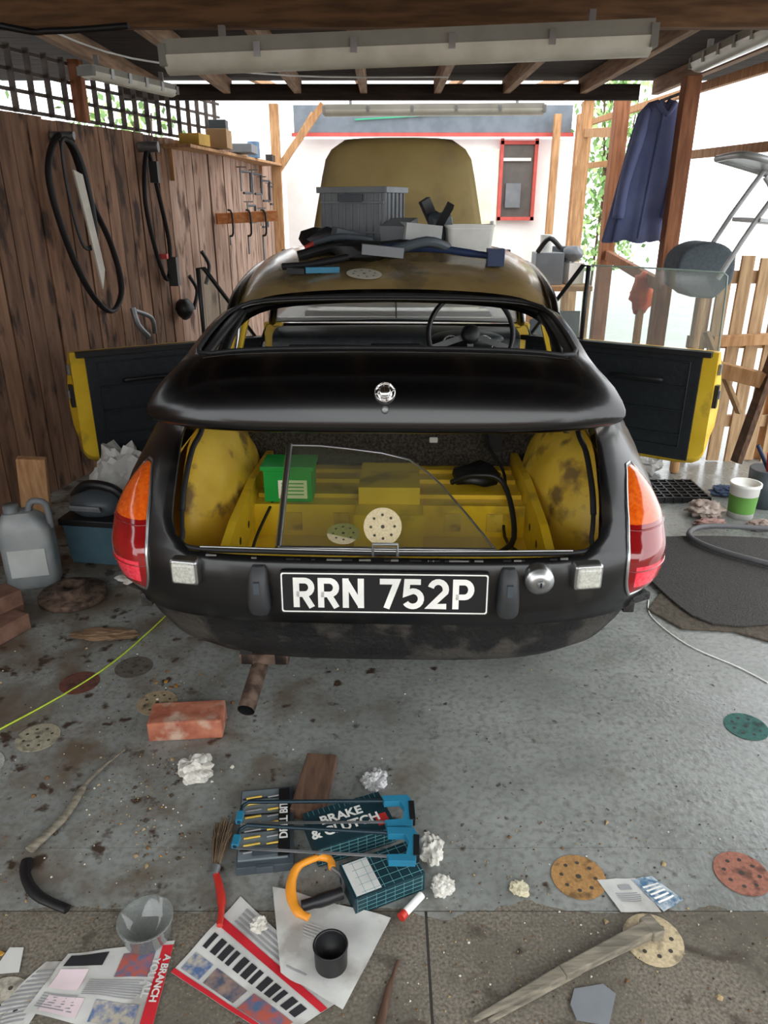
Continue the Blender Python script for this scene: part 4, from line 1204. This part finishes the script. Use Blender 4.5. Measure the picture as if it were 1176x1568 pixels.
# ------------------------------------------------------------ right hangings
def coat():
    g=MB();nav=mat('navy_cloth',(104,114,156),.9,c2=(118,128,168),scale=6,bump=.2,bscale=80)
    cx,cy=1.60,4.80;rows=[]
    prof=[(2.00,.03,.03),(1.985,.085,.05),(1.93,.130,.06),(1.80,.145,.065),(1.6,.155,.065),(1.4,.170,.07),(1.25,.185,.07)]
    for (z,a,b_) in prof:
        r=[]
        for k in range(65):
            an=2*pi*k/64;f=1+.13*math.sin(an*9+z*3)*min(1,(2.0-z)*2)
            r.append((cx+a*math.cos(an)*f+(2-z)*-.09,cy+b_*math.sin(an)*f,z+.01*math.sin(an*5)))
        rows.append(r)
    g.grid(rows,nav)
    for sg,bend in((-1,.02),(1,.03)):
        P=catmull([(cx+sg*.10,cy-.02,1.95),(cx+sg*.14,cy-.05,1.80),(cx+sg*.15-.04,cy-.06,1.58),(cx+sg*.14-.07,cy-.07,1.38)],6)
        g.tube(P,[.040,.048,.045,.042,.045],nav,n=14,flat=.7)
    g.tube([(cx-.05,cy-.05,1.99),(cx,cy-.07,1.93),(cx+.05,cy-.05,1.99)],.014,nav,cat=4)
    g.tube([(cx-.02,cy-.075,1.93),(cx-.05,cy-.08,1.6),(cx-.08,cy-.085,1.27)],.006,nav,cat=4)
    g.cyl((cx+.06,cy-.13,2.03),(cx,cy,2.01),.006,greym)
    return g.obj('hanging_coat',solid=.004)
coat()
g=MB();pg=mat('pale_grey_tube',(170,172,172),.35,.3);ST=TM((-.16,0,0))
for dy in(0,.30):
    g.tube([(2.03,3.98-dy,1.58),(2.10,3.95-dy,1.45),(2.3,3.85-dy,.9),(2.42,3.80-dy,.02)],.014,pg,cat=4,T=ST)
    g.tube([(1.78,4.05-dy,1.12),(1.90,4.0-dy,1.40),(2.10,3.92-dy,1.78)],.013,pg,cat=3,T=ST)
g.tube([(1.78,3.98,1.66),(1.78,3.68,1.66),(1.95,3.66,1.62),(2.12,3.68,1.57)],.017,pg,cat=5,T=ST)
g.tube([(1.78,3.98,1.66),(1.95,4.0,1.62),(2.12,3.98,1.57)],.017,pg,cat=5,T=ST)
g.box((1.93,3.82,1.635),(.26,.27,.02),pg,rot=(0,.22,0),T=ST)
g.box((1.98,3.83,1.38),(.16,.30,.02),pg,rot=(0,.1,0),T=ST)
g.obj('folding_step_stool',bevel=.004)
g=MB();fo=mat('grey_foam',(78,86,92),.9,bump=.3,scale=60)
pf=[]
for i in range(17):
    a=pi*i/16
    pf.append((1.655-.15*math.cos(a),1.15+.13*math.sin(a)**.8))
pf+=[(1.80,1.08),(1.72,1.00),(1.60,1.01),(1.52,1.06)]
g.prism(pf,-4.20,-3.98,fo,Matrix(((1,0,0,0),(0,0,-1,0),(0,1,0,0),(0,0,0,1))))
g.beam((1.70,4.10,0),(1.70,4.10,1.02),.05,.05,woodl)
g.obj('foam_cushion',bevel=.02,bseg=3)
g=MB();g.ico((1.66,4.93,.93),.09,mat('orange_polythene',(226,92,44),.5),3,.5,2.5,(.7,.7,1.3),4);g.beam((1.66,4.93,0),(1.66,4.93,.9),.04,.04,woodl);g.obj('orange_bag')
g=MB()
g.box((1.38,6.4,.85),(.5,.8,.04),woodl)
for x,y in((1.16,6.05),(1.6,6.05),(1.16,6.75),(1.6,6.75)):g.box((x,y,.415),(.05,.05,.83),woodl)
g.box((1.3,6.2,.99),(.22,.2,.24),gryp);g.box((1.5,6.25,.95),(.14,.2,.16),whitep,rot=(0,0,.3))
g.cyl((1.28,6.2,1.11),(1.28,6.2,1.24),.05,whitep);g.box((1.42,6.3,1.08),(.12,.12,.14),dgp,rot=(0,0,.5))
g.ico((1.5,6.2,1.1),.08,gryp,2,.5,3,(1,1,.8),3);g.tube([(1.2,6.1,1.12),(1.26,6.0,1.22),(1.36,6.05,1.15)],.02,blkp,cat=4)
g.box((1.36,6.0,.35),(.4,.03,.66),dgp,rot=(-.15,0,0))
g.obj('cluttered_workbench',bevel=.005)

sd=bpy.data.lights.new('daylight','SUN');sd.energy=.6;sd.angle=math.radians(60);sd.color=(1,.98,.95)
so=bpy.data.objects.new('daylight',sd);S.collection.objects.link(so);so.rotation_euler=(math.radians(60),0,math.radians(20))
